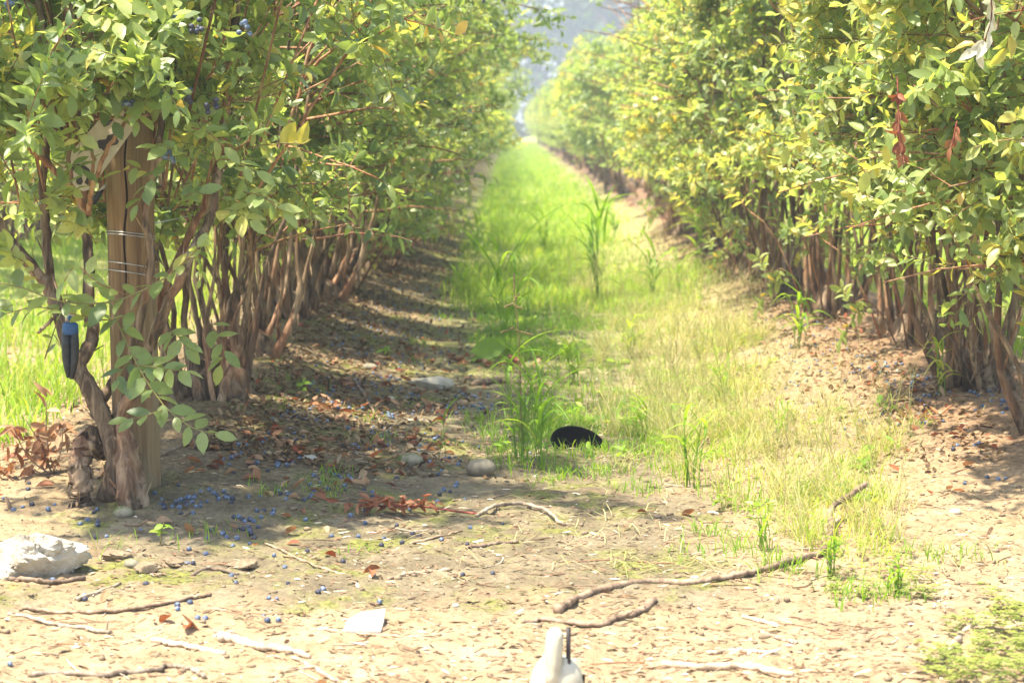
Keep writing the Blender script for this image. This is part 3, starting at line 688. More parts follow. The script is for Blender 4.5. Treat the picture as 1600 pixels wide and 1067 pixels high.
# right row, nearest bush: the wilted spray and the near white spray that hang from it
rbush = [o for o in COL.objects if o.get('label', '') == 'first blueberry bush of the right row counting away from the viewer'][0]
def hang(name, label, pts, per, L, tone, mt, seed):
    r2 = rng(seed); P = spline(pl(pts), 8); inv = np.array(rbush.location)
    gg = Geo(); add_tubes(gg, P, np.linspace(.002, .001, 8), 5, tone=.2, m=1)
    u = np.linspace(.15, 1, per) * 6.99; i = u.astype(int); Bs = P[i]; d = np.array([0, 0, -.8]) + r2.normal(0, .45, (per, 3)); N = np.array([0, -1, .2]) + r2.normal(0, .6, (per, 3))
    LL = L * r2.uniform(.7, 1.1, per); leaves(gg, Bs, d, N, LL, LL * .45, np.clip(tone + r2.normal(0, .12, per), 0, 1), .5, .3)
    o = gg.build(name, [mt, M['redstick']]); o.parent = rbush; o.matrix_parent_inverse = Matrix.LocRotScale(rbush.location, rbush.rotation_euler, rbush.scale).inverted()
    if label: o['label'] = label
hang('wilted_spray', 'wilted red brown leaves hanging from the bush', [(1402, 120, 4.7), (1404, 180, 4.68), (1406, 215, 4.66), (1412, 262, 4.65)], 26, .036, .30, M['dead'], 41)
hang('wilted_spray', 'single curled red brown leaf pair', [(1495, 190, 4.7), (1490, 215, 4.68), (1486, 235, 4.67)], 6, .036, .5, M['dead'], 42)
M['bleached'] = foliage_mat('whitish_leaf', [(0, (.45, .42, .30)), (1, (.72, .68, .58))], tr=.4, trtint=(1, .95, .8), mottle=.2)  # near white cream leaf colour for one spray
hang('whitish_spray', 'pale leaves hanging from a bent twig', [(1545, -20, 4.5), (1550, 20, 4.5), (1540, 60, 4.5), (1525, 90, 4.5)], 10, .05, .7, M['bleached'], 43)
hang('pale_spray', None, [(1600, 10, 4.6), (1580, 50, 4.6), (1570, 85, 4.6)], 9, .06, .80, M['leaf'], 44)

# ------------------------------------------------------------------ post, wires, sign plate, hand tools
pb = Wp(216, 788, 4.97); pb[2] = -.05; ptop = Wp(196, 22, 4.97)
g = Geo(); kk = 40; sides = 28; r = pxsize(37, 4.97)
Pp = pb + (ptop - pb) * np.linspace(0, 1, kk)[:, None]
V, Q, T, tn = tubes(Pp, np.full(kk, r), sides, .5)
r3 = rng(8); V[:kk * sides] += (V[:kk * sides] - np.repeat(Pp, sides, 0)) * (0.03 * (fbm(np.tile(np.arange(sides), kk) * .5, np.repeat(np.arange(kk), sides) * .12) - .5) * 2)[:, None]
post = thing('wooden_post', tuple(pb), 'weathered round wooden post with a long crack beside the first bush', 'post')
g.add(V - pb, Q, T, .5); g.build('post_shaft', M['post'], post)
# crack: a thin dark recess strip following the front of the shaft
g = Geo(); cr = []
for i, yy in enumerate(np.linspace(160, 470, 24)):
    c = Wp(198 + 2.2 * math.sin(i * .7) - i * .15, yy, 4.97 - r * 1.005); cr.append(c)
cr = np.array(cr) - pb; wv = np.interp(np.linspace(0, 1, 24), [0, .1, .5, .9, 1], [.0006, .002, .0026, .002, .0006])
add_tubes(g, cr, wv, 5, tone=.5); g.build('crack', M['crack'], post)
def wrap(y0, y1, turns, seed):
    t = np.linspace(0, turns * 2 * math.pi, int(40 * turns)); P = []
    for a in t:
        yy = y0 + (y1 - y0) * a / t[-1] + 6 * math.sin(a + .6)
        c = Wp(205, yy, 4.97); f = (c[2] - pb[2]) / (ptop[2] - pb[2]); ax = pb + (ptop - pb) * f
        P.append([ax[0] + math.cos(a) * (r + .0022), ax[1] + math.sin(a) * (r + .0022), c[2]])
    g = Geo(); add_tubes(g, np.array(P) - pb, np.full(len(P), .0013), 6); g.build('tie_wire', M['wire'], post)
wrap(363, 371, 2, 1); wrap(405, 437, 2.5, 2)
for rx, sidename, lab in ((LROW, 'left', 'galvanised trellis wire running through the left row from the post'), (RROW, 'right', 'galvanised trellis wire running through the right row')):
    P = []; x0 = pb[0] + .055 if sidename == 'left' else rx + .02
    yend = 60
    ys_ = np.linspace(5.02 if sidename == 'left' else 4.4, yend, 90)
    for y in ys_:
        sag = .02 * math.sin(y * 1.7) + .008 * math.sin(y * 5)
        P.append([x0 + (.0 if sidename == 'left' else -.02) + .015 * math.sin(y * 2.1), y, .675 + sag + float(hgt(rx, y, False)) * .2])
    g = Geo(); add_tubes(g, np.array(P), np.full(len(P), .0015), 5); tag(g.build('trellis_wire', M['wire']), lab, 'wire', 'trellis wires')

# sign plate: outline in photo pixels, on a plane just before the post
DS = 4.97 - r - .012
def slab(pts, D, th, mt, name, parent, origin):
    A = np.array([Wp(x, y, D) for x, y in pts]); n_ = len(A); c = A.mean(0)
    Bk = A + np.array([0, th, 0]); V = np.concatenate([A, Bk, [c], [c + np.array([0, th, 0])]]) - origin
    q = [(i, (i + 1) % n_, n_ + (i + 1) % n_, n_ + i) for i in range(n_)]
    t = [(2 * n_, (i + 1) % n_, i) for i in range(n_)] + [(2 * n_ + 1, n_ + i, n_ + (i + 1) % n_) for i in range(n_)]
    g = Geo(); g.add(V, q, t); return g.build(name, mt, parent, smooth=False)
so = Wp(150, 230, DS)
sign = thing('sign_plate', tuple(so), 'cream diagonal plate with dark painted characters fixed to the wooden post', 'sign')
slab([(172, 168), (184, 166), (211, 189), (212, 197), (141, 296), (130, 299), (92, 282), (85, 268)], DS, .003, M['signpaint'], 'plate', sign, so)
# lower character: a bold hooked stroke ending in a ball, upper character: a heavy slanting stroke with a foot
def arcpts(cx, cy, r0, r1, a0, a1, k=16, sy=1.0):
    a = np.radians(np.linspace(a0, a1, k)); return [(cx + r1 * math.cos(t), cy - sy * r1 * math.sin(t)) for t in a] , [(cx + r0 * math.cos(t), cy - sy * r0 * math.sin(t)) for t in a]
def strip(outer, inner, name):
    A = [Wp(x, y, DS - .0012) - so for x, y in outer]; B = [Wp(x, y, DS - .0012) - so for x, y in inner]; k = len(A)
    back = np.array([0, .001, 0]); V = np.array(A + B + [a + back for a in A] + [b + back for b in B])
    q = [(i, i + 1, k + i + 1, k + i) for i in range(k - 1)] + [(i, 2 * k + i, 2 * k + i + 1, i + 1) for i in range(k - 1)] + [(k + i, k + i + 1, 3 * k + i + 1, 3 * k + i) for i in range(k - 1)]
    g = Geo(); g.add(V, q, None); return g.build(name, M['signblack'], sign, smooth=False)
o_, i_ = arcpts(122, 277, 13, 21.5, -42, 168, sy=.95); strip(o_, i_, 'painted_character')
slab([(120, 277), (124, 275.5), (128, 278), (129.5, 284), (127, 289), (122, 289), (118.5, 285), (119, 281)], DS - .0012, .001, M['signblack'], 'painted_character', sign, so)
slab([(168, 212), (178, 209), (182, 216), (186, 221), (183, 226), (172, 229), (162, 236), (159, 233), (149, 231), (148, 224), (155, 219), (166, 218)], DS - .0012, .001, M['signblack'], 'painted_character', sign, so)
slab([(185, 170), (188, 174), (170, 196), (162, 199), (160, 194), (172, 187)], DS - .0012, .001, M['signblack'], 'painted_character', sign, so)
c = Wp(192.5, 184, DS - .001); g = Geo(); add_tubes(g, np.array([c - so, c - so + np.array([0, .004, 0])]), np.array([.0024, .0024]), 10); g.build('nail_hole', M['crack'], sign)

def loft(secs, closed=True, n=14):
    """secs: list of (center, ax, ay) elliptic rings"""
    a = np.arange(n) * 2 * math.pi / n; V = []
    for c, u, v in secs: V.append(np.array(c) + np.cos(a)[:, None] * np.array(u) + np.sin(a)[:, None] * np.array(v))
    k = len(secs); V = np.concatenate(V + [[secs[0][0]], [secs[-1][0]]])
    q = [(i * n + j, i * n + (j + 1) % n, (i + 1) * n + (j + 1) % n, (i + 1) * n + j) for i in range(k - 1) for j in range(n)]
    t = [(k * n, (j + 1) % n, j) for j in range(n)] + [(k * n + 1, (k - 1) * n + j, (k - 1) * n + (j + 1) % n) for j in range(n)]
    return V, q, t
# hanging pruner
DP = 4.74; po = Wp(109, 590, DP)
pr_ = thing('pruning_shears', tuple(po), 'black and blue handled pruning shears hung in the fork of the leaning stem', 'shears')
for sgn, xs_ in ((-1, [(103.5, 519), (103, 540), (103.5, 560), (105.5, 575), (107.5, 590)]), (1, [(116, 519), (117, 540), (116.5, 560), (114, 577), (112, 592)])):
    rr_ = [6.6, 7.0, 6.6, 5.6, 3.6]
    P = [Wp(x, y, DP) - po for x, y in xs_]; secs = [(p, (pxsize(w_, DP), 0, 0), (0, pxsize(w_ * .95, DP), 0)) for p, w_ in zip(P, rr_)]
    g = Geo(); g.add(*loft(secs)); g.build('grip', M['blackworn'], pr_)
P = [Wp(110, y, DP) - po for y in (504, 507, 520, 523)]
g = Geo(); g.add(*loft([(p, (pxsize(w_, DP), 0, 0), (0, pxsize(w_ * .62, DP), 0)) for p, w_ in zip(P, (10, 12.5, 13, 12.5))])); g.build('collar', M['blue'], pr_)
g = Geo(); P = [Wp(x, y, DP) - po for x, y in ((110, 505), (109, 492), (107, 478))]; g.add(*loft([(p, (pxsize(w_, DP), 0, 0), (0, .004, 0)) for p, w_ in zip(P, (8, 8, 4))])); g.build('blade', M['steel'], pr_)
g = Geo(); v, q_, t_ = lump(rng(3), .006, .006, .006, 12, 8, .01); g.add(v + Wp(109, 497, DP - .008) - po, q_, t_); g.build('pivot_knob', M['blue'], pr_)
# dark handle wedged behind the plate
P = [Wp(x, y, 4.93) for x, y in ((164, 289), (158, 298), (152, 306), (147, 314), (143, 321))]; ho = P[2]
hd = thing('tool_handle', tuple(ho), 'dark grey handle with a pale metal tip wedged beside the post below the plate', 'tool')
g = Geo(); g.add(*loft([(p - ho, (pxsize(w_, 4.93), 0, .002), (0, pxsize(w_, 4.93), 0)) for p, w_ in zip(P[1:], (5, 7, 7.5, 6))])); g.build('grip', M['blackworn'], hd)
g = Geo(); g.add(*loft([(p - ho, (pxsize(w_, 4.93), 0, .002), (0, .005, 0)) for p, w_ in zip(P[:2], (3, 5))])); g.build('tip', M['steel'], hd)

# ------------------------------------------------------------------ black bowl tipped in the grass
bo_ = Gp(905, 706); bw = pxsize(45, bo_[1])
bowl = thing('black_bowl', tuple(bo_), 'black round bowl tipped on its side in the alley grass', 'bowl')
n_ = 40; a = np.arange(n_) * 2 * math.pi / n_
prof = [(1.0, 0.0), (1.03, .01), (1.03, .03), (.98, .12), (.90, .30), (.74, .48), (.5, .56), (.2, .58)]
inner = [(.97, 0.005), (.92, .12), (.85, .28), (.70, .43), (.45, .50), (.15, .52)]
V = []
for rr2, dz in prof + [(.0, .58)]: V.append(np.stack([np.cos(a) * rr2 * bw, np.full(n_, dz * bw), np.sin(a) * rr2 * bw], -1))
V = np.concatenate(V); q = [(i * n_ + j, i * n_ + (j + 1) % n_, (i + 1) * n_ + (j + 1) % n_, (i + 1) * n_ + j) for i in range(len(prof)) for j in range(n_)]
V2 = np.concatenate([np.stack([np.cos(a) * rr2 * bw, np.full(n_, dz * bw), np.sin(a) * rr2 * bw], -1) for rr2, dz in inner + [(0, .52)]])
q2 = [(i * n_ + j, (i + 1) * n_ + j, (i + 1) * n_ + (j + 1) % n_, i * n_ + (j + 1) % n_) for i in range(len(inner)) for j in range(n_)]
rim = [(j, len(V) + j, len(V) + (j + 1) % n_, (j + 1) % n_) for j in range(n_)]
g = Geo(); g.add(np.concatenate([V, V2]), q + [tuple(len(V) + k for k in f) for f in q2] + rim)
o = g.build('bowl_shell', M['black'], bowl); o.rotation_euler = (rad(-58), rad(9), rad(10)); o.location = (0, .02, bw * .22)

# ------------------------------------------------------------------ cream tool at the lower edge
DT = 3.12
hw = lambda p: pxsize(p, DT)
to = Wp(870, 1040, DT); to[2] = float(hgt(to[0], DT)); topz = Wp(868, 975, DT)[2]; shz = Wp(868, 1026, DT)[2]
tool = thing('hand_tool', tuple(to), 'cream plastic tool with upright rounded grip and thin dark rod at the lower edge', 'tool')
H_ = shz - to[2]
g = Geo(); secs = []
for z, r_ in [(0, .8), (.012, .95), (.03, 1.0), (H_ - .06, 1.03), (H_ - .04, .99), (H_ - .024, .90), (H_ - .010, .74), (H_ - .002, .56), (H_, .40)]:
    secs.append(((0, 0, z), (hw(44) * r_, 0, 0), (0, hw(40) * r_, 0)))
g.add(*loft(secs, n=28)); g.build('housing', M['cream'], tool)
tz = topz - to[2]; gx = hw(-3)
g = Geo(); secs = []
for z, r_, f in [(H_ - .045, .92, 1.5), (H_ - .02, 1.0, 1.5), (H_ + .0, 1.02, 1.4), (tz - .028, 1.0, 1.25), (tz - .014, .96, 1.1), (tz - .007, .82, .9), (tz - .002, .52, .5), (tz, .15, .15)]:
    secs.append(((gx + (z - tz) * .06, -.020, z), (hw(14.5) * r_, 0, 0), (0, hw(15) * f * min(1, r_ + .1), 0)))
g.add(*loft(secs, n=20)); g.build('grip', M['cream'], tool)
rx_ = hw(18)
g = Geo(); add_tubes(g, np.array([[rx_, -.016, H_ - .028], [rx_, -.016, H_], [rx_, -.016, tz - .001]]), np.full(3, hw(3.9)), 10); g.build('rod', M['brownrod'], tool)
g = Geo(); g.add(*loft([((rx_, -.012, H_ - .045), (hw(5.5), 0, 0), (0, hw(6), 0)), ((rx_, -.012, H_ - .026), (hw(5), 0, 0), (0, hw(5), 0))], n=10)); g.build('rod_socket', M['steel'], tool)
g = Geo(); g.add(*loft([((hw(12), -.018, H_ - .05), (hw(7), 0, 0), (0, hw(9), 0)), ((hw(12), -.018, H_ + .003), (hw(5), 0, 0), (0, hw(6), 0))], n=12)); g.build('bracket', M['cream'], tool)
g = Geo(); aa_ = np.linspace(0, 2 * math.pi, 40); add_tubes(g, np.stack([np.cos(aa_) * hw(44.6), np.sin(aa_) * hw(40.6), np.full(40, H_ - .066)], -1), np.full(40, .0009), 5); g.build('seam', M['cream'], tool)
for a_, zc, hh_ in ((rad(-176), H_ - .050, .008), (rad(-8), H_ - .040, .013), (rad(-52), H_ - .040, .004)):
    c_ = np.array([math.cos(a_) * hw(43.4), math.sin(a_) * hw(39.6), zc]); tn_ = np.array([-math.sin(a_), math.cos(a_), 0])
    g = Geo(); g.add(*loft([(c_ + np.array([0, 0, hh_ * s_]), tuple(tn_ * hw(3.0) * f), (math.cos(a_) * .0022, math.sin(a_) * .0022, 0)) for s_, f in ((-1, .4), (-.8, .8), (0, 1), (.8, .8), (1, .4))], n=8)); g.build('slot', M['crack'], tool)

# ------------------------------------------------------------------ stones
def stone(px, py, wpx, hpx, mt, label, seed, depth=.8, rough=.10, flat=0, rz=0.0, sink=.25, fac=0, name='stone', seg=26, freq=1.6):
    p = Gp(px, py); s = p[1] / FPX; r2 = rng(seed); rx_, rz_ = wpx * s / 2, hpx * s / 2
    v, q, t = lump(r2, rx_, wpx * s / 2 * depth, rz_, seg, seg * 2 // 3, rough, flat, freq, fac); g = Geo(); g.add(v, q, t)
    o = g.build(name, mt, smooth=not fac); o.location = (p[0], p[1] + rx_ * depth * .4, p[2] + rz_ * (1 - sink * 2)); o.rotation_euler = (0, 0, rz)
    return tag(o, label, 'stone')
stone(46, 898, 150, 116, M['whiterock'], 'big white chalky rock at the left edge in front of the post', 51, .8, .42, sink=.36, fac=16, seg=80, freq=3.4, name='rock')
stone(752, 743, 48, 30, M['cobble'], 'smooth grey oval cobble at the edge of the alley grass', 52, .7, .03, sink=.12, rz=.1)
c0 = Gp(573, 984); A = np.array([Gp(x_, y_) for x_, y_ in ((534, 990), (545, 972), (566, 964), (604, 961), (600, 976), (594, 991))]); A = A - c0; A[:, 2] += np.array([.003, .010, .016, .020, .010, .003]); A[:, 1] *= .75
Bt = A - np.array([0, 0, .007]); g = Geo(); g.add(np.concatenate([A, Bt, [A.mean(0) + [0, 0, .002]], [Bt.mean(0)]]), [(k_, (k_ + 1) % 6, 6 + (k_ + 1) % 6, 6 + k_)[::-1] for k_ in range(6)], [(12, (k_ + 1) % 6, k_)[::-1] for k_ in range(6)] + [(13, 6 + (k_ + 1) % 6, 6 + k_) for k_ in range(6)])
o = g.build('stone', M['palestone'], smooth=False); o.location = c0; tag(o, 'flat white angular stone flake on the foreground soil', 'stone')
stone(674, 606, 78, 26, M['palestone'], 'long pale flat rock at the foot of the left mound', 54, .5, .16, fac=6, rz=-.3)
stone(577, 577, 26, 12, M['cobble'], 'small grey stone on the shaded left mound', 55)
stone(610, 626, 15, 9, M['palestone'], 'tiny pale stone below the long pale flat rock', 56)
stone(484, 721, 24, 14, M['palestone'], 'rounded pale pebble in the litter right of the post', 57)
stone(640, 726, 44, 24, M['mossrock'], 'mossy half buried stone left of the grey cobble', 58)
stone(205, 886, 26, 16, M['cobble'], 'grey pebble right of the white rock', 59)
stone(192, 806, 32, 20, M['mossrock'], 'greenish root end at the foot of the gnarled stump', 60)  # root end of the stump, given a mossy stone's shape and colour
stone(228, 893, 44, 20, M['clod'], 'brown clod beside the grey pebble', 61, rough=.34, fac=9, freq=2.6)
stone(180, 876, 50, 22, M['clod'], 'brown clod against the right side of the white rock', 62, rough=.34, fac=9, freq=2.6)
stone(12, 900, 26, 18, M['palestone'], 'small cream stone below the left end of the white rock', 63)
stone(270, 886, 40, 22, M['clod'], 'mossy brown clod among the fallen berries', 64, rough=.34, fac=9, freq=2.6)
stone(545, 975, 12, 7, M['palestone'], 'tiny pale pebble touching the white flake', 65)
stone(712, 948, 12, 7, M['palestone'], 'tiny greenish white pebble on the crust in mid foreground', 66)
stone(1493, 803, 20, 11, M['palestone'], 'white pebble on the sandy bank at right', 67)
stone(722, 636, 22, 16, M['clod'], 'brown stone beside the red leaves at the mound foot', 68)
stone(380, 888, 50, 18, M['clod'], 'flat brown clod right of the berries below the post', 69, rough=.34, fac=9, freq=2.6)
stone(1086, 905, 14, 8, M['palestone'], 'small pebble above the long curved stick', 70)

# ------------------------------------------------------------------ sticks
def stick(pts, r0, r1, mt, label, seed, up=None, forks=(), group=None, name='stick'):
    r2 = rng(seed); P = []
    for i, p in enumerate(pts):
        q = Gp(p[0], p[1]); s = q[1] / FPX; q[2] += (r0 + (r1 - r0) * i / max(1, len(pts) - 1)) * s * .75 + (p[2] if len(p) > 2 else 0); P.append(q)
    k = max(14, len(pts) * 6); Sp = spline(P, k); s = np.mean(Sp[:, 1]) / FPX; Sp[1:-1] += r2.normal(0, .0019, Sp[1:-1].shape) * [1, 1, .5]
    R = np.linspace(r0, r1, k) * s * (1 + .12 * r2.normal(0, 1, k) * .6); R[k // 3] *= 1.2
    org = Sp[k // 2].copy(); org[2] = float(hgt(org[0], org[1])); g = Geo(); add_tubes(g, Sp - org, R, 9, tone=r2.random(), rough=.13, rg=r2)
    for (fi, dx, dy, dz) in forks:
        b = Sp[int(fi * (k - 1))]; add_tubes(g, spline([b - org, b - org + np.array([dx * .5, dy * .5, dz * .6]), b - org + np.array([dx, dy, dz])], 6), np.linspace(r1 * s * .7, r1 * s * .35, 6), 6, tone=.5)
    o = g.build(name, mt); o.location = org; return tag(o, label, 'stick', group)
stick([(870, 957), (905, 936), (960, 919), (1020, 911), (1080, 913), (1140, 903), (1190, 893)], 6.5, 4.5, M['stick'], 'long curved grey brown stick lying in the middle foreground', 71)
stick([(1195, 893), (1232, 880), (1282, 866, .0), (1298, 845, .02), (1299, 822, .035), (1330, 806, .05), (1352, 796, .06)], 5.5, 5, M['stick'], 'crooked stick rising through the grass at right', 72)
stick([(815, 974), (850, 970), (890, 976), (940, 978), (965, 968), (990, 963), (1022, 944)], 3.5, 7, M['stick'], 'knobbly stick behind the cream tool', 73, forks=[(.7, .02, .0, .01)])
stick([(343, 1000), (365, 1003), (400, 1012), (440, 1017), (484, 1028)], 9, 4, M['palestick'], 'thick bleached stick with one blunt end, left foreground', 74)
stick([(238, 1002), (285, 1010), (352, 1024)], 4, 4.5, M['palestick'], 'straight white stick left of the thick bleached one', 75)
stick([(12, 962), (45, 966), (85, 977), (130, 983), (172, 990)], 3, 3.5, M['palestick'], 'thin white stick below the white rock', 76, forks=[(.98, .004, 0, .022)])
stick([(36, 952), (90, 958), (130, 958), (190, 955), (250, 946), (300, 935), (330, 930)], 4, 3.5, M['stick'], 'long brown stick curving across below the white rock', 77, forks=[(.3, -.03, .03, .01)])
stick([(16, 907), (60, 911), (92, 912), (132, 905)], 4, 3.5, M['stick'], 'short stick touching the foot of the white rock', 78)
stick([(48, 1057), (110, 1054), (160, 1057), (200, 1053), (245, 1048), (262, 1042), (300, 1047), (318, 1060)], 5, 3.5, M['palestick'], 'bent pale stick at the lower left corner', 79)
stick([(460, 1030), (490, 1045), (525, 1066)], 4, 3, M['palestick'], 'pale forked stick leaving the end of the thick bleached stick', 80, forks=[(.5, -.05, -.03, .0)])
stick([(744, 808), (775, 799, .006), (818, 795, .010), (850, 803, .008), (882, 822)], 3.2, 2.6, M['palestick'], 'thin arched twig in front of the grey cobble', 81)
stick([(728, 857), (770, 851), (810, 848)], 2.6, 3, M['stick'], 'short brown twig below the arched twig', 82)
stick([(608, 906), (640, 898), (672, 895), (704, 893)], 3, 2.6, M['stick'], 'paired brown twig on the dark crust', 83, forks=[(.5, .03, -.02, .0)])
stick([(480, 982), (540, 987), (620, 995), (690, 992)], 1.8, 1.6, M['stick'], 'thin wiry twig crossing under the white flake', 84)
stick([(612, 862), (650, 848), (690, 838), (722, 830)], 1.8, 1.6, M['stick'], 'thin dark twig pointing at the cobble', 85)
stick([(553, 598, .01), (570, 625, .01), (590, 655), (603, 672), (612, 706)], 2.6, 1.6, M['stick'], 'slanting twig on the shaded left mound', 86)
stick([(1035, 1042), (1100, 1045), (1160, 1044), (1240, 1058)], 6, 5, M['palestick'], 'pale stick along the lower edge right of the cream tool', 87)
stick([(1548, 955), (1575, 950), (1610, 947)], 7, 7, M['stick'], 'grey stick entering from the right edge', 88)
stick([(1498, 1002), (1485, 1018), (1470, 1038)], 6, 5, M['palestick'], 'short pale stick in the yellow ground cover', 89)
stick([(415, 850), (470, 875), (520, 893), (550, 900)], 2, 1.6, M['stick'], 'thin twig among the berries left of the red leaves', 90)
stick([(300, 900), (330, 890), (372, 898)], 3.4, 2.6, M['stick'], 'crooked twig beside the flat brown clod', 91)
stick([(250, 714), (282, 706, .012), (300, 701, .02)], 2.6, 2.2, M['stick'], 'little broken branch at the foot of the post', 92)
stick([(120, 938), (150, 928), (188, 913)], 3.2, 2.6, M['palestick'], 'frayed grey twig crossing the long brown stick', 93, forks=[(.5, .03, .03, .01)])
stick([(1160, 965), (1200, 975), (1215, 980)], 3.5, 3, M['palestick'], 'short bleached chip stick below the grass at right', 94)
stick([(740, 604), (775, 598), (820, 601), (880, 606)], 5, 3.5, M['stick'], 'grey stick lying behind the seeding grass', 95)
stick([(1190, 990), (1230, 1003), (1245, 1005)], 3.5, 3, M['palestick'], 'small white stick in the right foreground', 96)
stick([(1105, 1022), (1160, 1018), (1215, 1022)], 4, 3, M['palestick'], 'pale stick above the lower edge right of the tool', 97)
# stub standing in the soil
p = Gp(18, 796); g = Geo(); add_tubes(g, np.array([[0, 0, -.01], [-.006, 0, .015], [-.014, 0, .032]]), np.array([.0055, .0045, .003]), 8, rough=.1, rg=rng(2)); o = g.build('stub', M['stick']); o.location = p; tag(o, 'broken stub sticking out of the soil at the left edge', 'stick')

# fallen red spray
p0 = Gp(590, 812); sp = thing('dead_spray', tuple(p0), 'fallen spray of rusty red leaves on the crust in the middle', 'dead branch')
P = np.array([Gp(x, y, u) for x, y, u in ((745, 806, .006), (700, 803, .01), (650, 800, .016), (600, 803, .02), (560, 803, .02))]); S_ = spline(P, 16) - p0
g = Geo(); add_tubes(g, S_, np.linspace(.003, .0018, 16), 6); g.build('twig', M['redstick'], sp)
r2 = rng(6); nl = 70; ii = r2.integers(6, 16, nl); Bs = S_[ii] + r2.normal(0, .012, (nl, 3)) * np.array([1.6, 1.2, .4]); Bs[:, 2] = np.abs(Bs[:, 2]) + .006
g = Geo(); d = r2.normal(0, 1, (nl, 3)) * np.array([1, .8, .45]) + np.array([-.3, -.2, .1]); leaves(g, Bs, d, r2.normal(0, .6, (nl, 3)) + np.array([0, -.4, .6]), r2.uniform(.022, .042, nl), r2.uniform(.009, .016, nl), r2.uniform(.25, .75, nl), .7, r2.uniform(-.2, .6, nl)); g.build('leaf_cluster', M['dead'], sp)

# dried sucker with brown leaves at the left
p0 = Gp(70, 742); sp = thing('dried_shoot', tuple(p0), 'dried tan leaved shoots leaning over the grass left of the gnarled stump', 'dead shoot')
g = Geo(); gl_ = Geo(); r2 = rng(16)
for pts in ([(82, 742), (66, 700), (40, 655)], [(86, 742), (74, 690), (72, 625)], [(78, 744), (30, 730), (-10, 748)], [(84, 742), (60, 712), (0, 690)], [(80, 745), (95, 705), (98, 665)], [(84, 744), (45, 715), (18, 662)]):
    P = spline([Wp(x, y, p0[1] - .01 * i) for i, (x, y) in enumerate(pts)], 10) - p0; P[:, 2] = np.maximum(P[:, 2], .002); g = Geo(); add_tubes(g, P, np.linspace(.0022, .001, 10), 5); g.build('twig', M['stick'], sp)
    nl = 12; ii = r2.integers(3, 10, nl); leaves(gl_, P[ii] + r2.normal(0, .006, (nl, 3)), r2.normal(0, 1, (nl, 3)), r2.normal(0, .7, (nl, 3)) + np.array([0, -.3, .6]), r2.uniform(.035, .06, nl), r2.uniform(.014, .022, nl), r2.uniform(.55, 1, nl), .7, r2.uniform(-.1, .6, nl))
gl_.build('dead_foliage', M['dead'], sp)

LMK = [(60, 880, 'the white rock'), (205, 886, 'the grey pebble right of the white rock'), (230, 785, 'the post foot'), (385, 888, 'the flat brown clod'), (573, 978, 'the white flake'), (590, 812, 'the fallen red spray'), (752, 743, 'the grey cobble'), (640, 726, 'the mossy stone'), (484, 721, 'the rounded pale pebble'), (674, 606, 'the long pale flat rock'), (577, 577, 'the small grey stone'), (690, 880, 'the dark twigs on the crust'), (766, 566, 'the broad leaved weed'), (590, 650, 'the slanting twig'), (430, 1010, 'the thick bleached stick'), (150, 955, 'the long brown stick'), (1472, 618, 'the lone pale grass shoot'), (1493, 803, 'the white pebble on the bank'), (1060, 830, 'the front edge of the grass'), (70, 740, 'the dried tan shoots'), (400, 700, 'the stems of the second bush'), (1590, 640, 'the stems at the right edge'), (1350, 590, 'the far foot of the right row')]
LMP = np.array([Gp(a_, b_)[:2] for a_, b_, _ in LMK])
def nearmark(x, y):
    i = int(np.argmin((LMP[:, 0] - x) ** 2 + ((LMP[:, 1] - y) * .6) ** 2)); dx = x - LMP[i, 0]; dy = y - LMP[i, 1]
    side = ('right of' if dx > 0 else 'left of') if abs(dx) > abs(dy) * .5 else ('behind' if dy > 0 else 'in front of')
    return side + ' ' + LMK[i][2]
# ------------------------------------------------------------------ fallen blueberries
def berry_geo(g, seed, c=(0, 0, 0), r=.0072, seg=12, rings=9, wrinkle=.02):
    r2 = rng(seed); v, q, t = lump(r2, r, r, r * .9, seg, rings, wrinkle)
    g.add(v + np.array(c), q, t)
    if seg >= 12:   # crown
        a = np.arange(10) * math.pi / 5; ro = np.where(np.arange(10) % 2, r * .28, r * .46)
        top = np.stack([np.cos(a) * ro, np.sin(a) * ro, np.where(np.arange(10) % 2, r * .86, r * 1.06)], -1); bt_ = np.stack([np.cos(a) * r * .22, np.sin(a) * r * .22, np.full(10, r * .78)], -1)
        g.add(np.concatenate([top, bt_]) + np.array(c), [(i, (i + 1) % 10, 10 + (i + 1) % 10, 10 + i) for i in range(10)])
bm = []
for i in range(4):
    g = Geo(); berry_geo(g, 60 + i, r=(.0066, .0058, .0072, .0050)[i], wrinkle=(.03, .08, .03, .25)[i]); bm.append(g.build('fallen_blueberry', M['berry']))
pos = []
for (x, y) in [(435, 971), (420, 935), (432, 937), (497, 927), (505, 922), (593, 943), (321, 968), (309, 966), (297, 943), (278, 953), (277, 946), (82, 907), (132, 932), (133, 939), (152, 798), (113, 740), (228, 913), (293, 881), (418, 971), (412, 963), (450, 913), (362, 900), (369, 911), (16, 1040), (583, 898), (723, 898), (770, 898), (445, 887), (428, 869), (330, 828), (348, 836), (480, 862), (536, 879), (640, 798), (596, 852), (600, 842), (620, 822), (645, 835), (628, 849), (518, 838), (560, 840), (730, 852), (690, 845), (785, 820), (735, 826), (712, 760), (714, 756), (620, 748), (655, 838)]: pos.append(Gp(x, y)[:2])
r2 = rng(99)
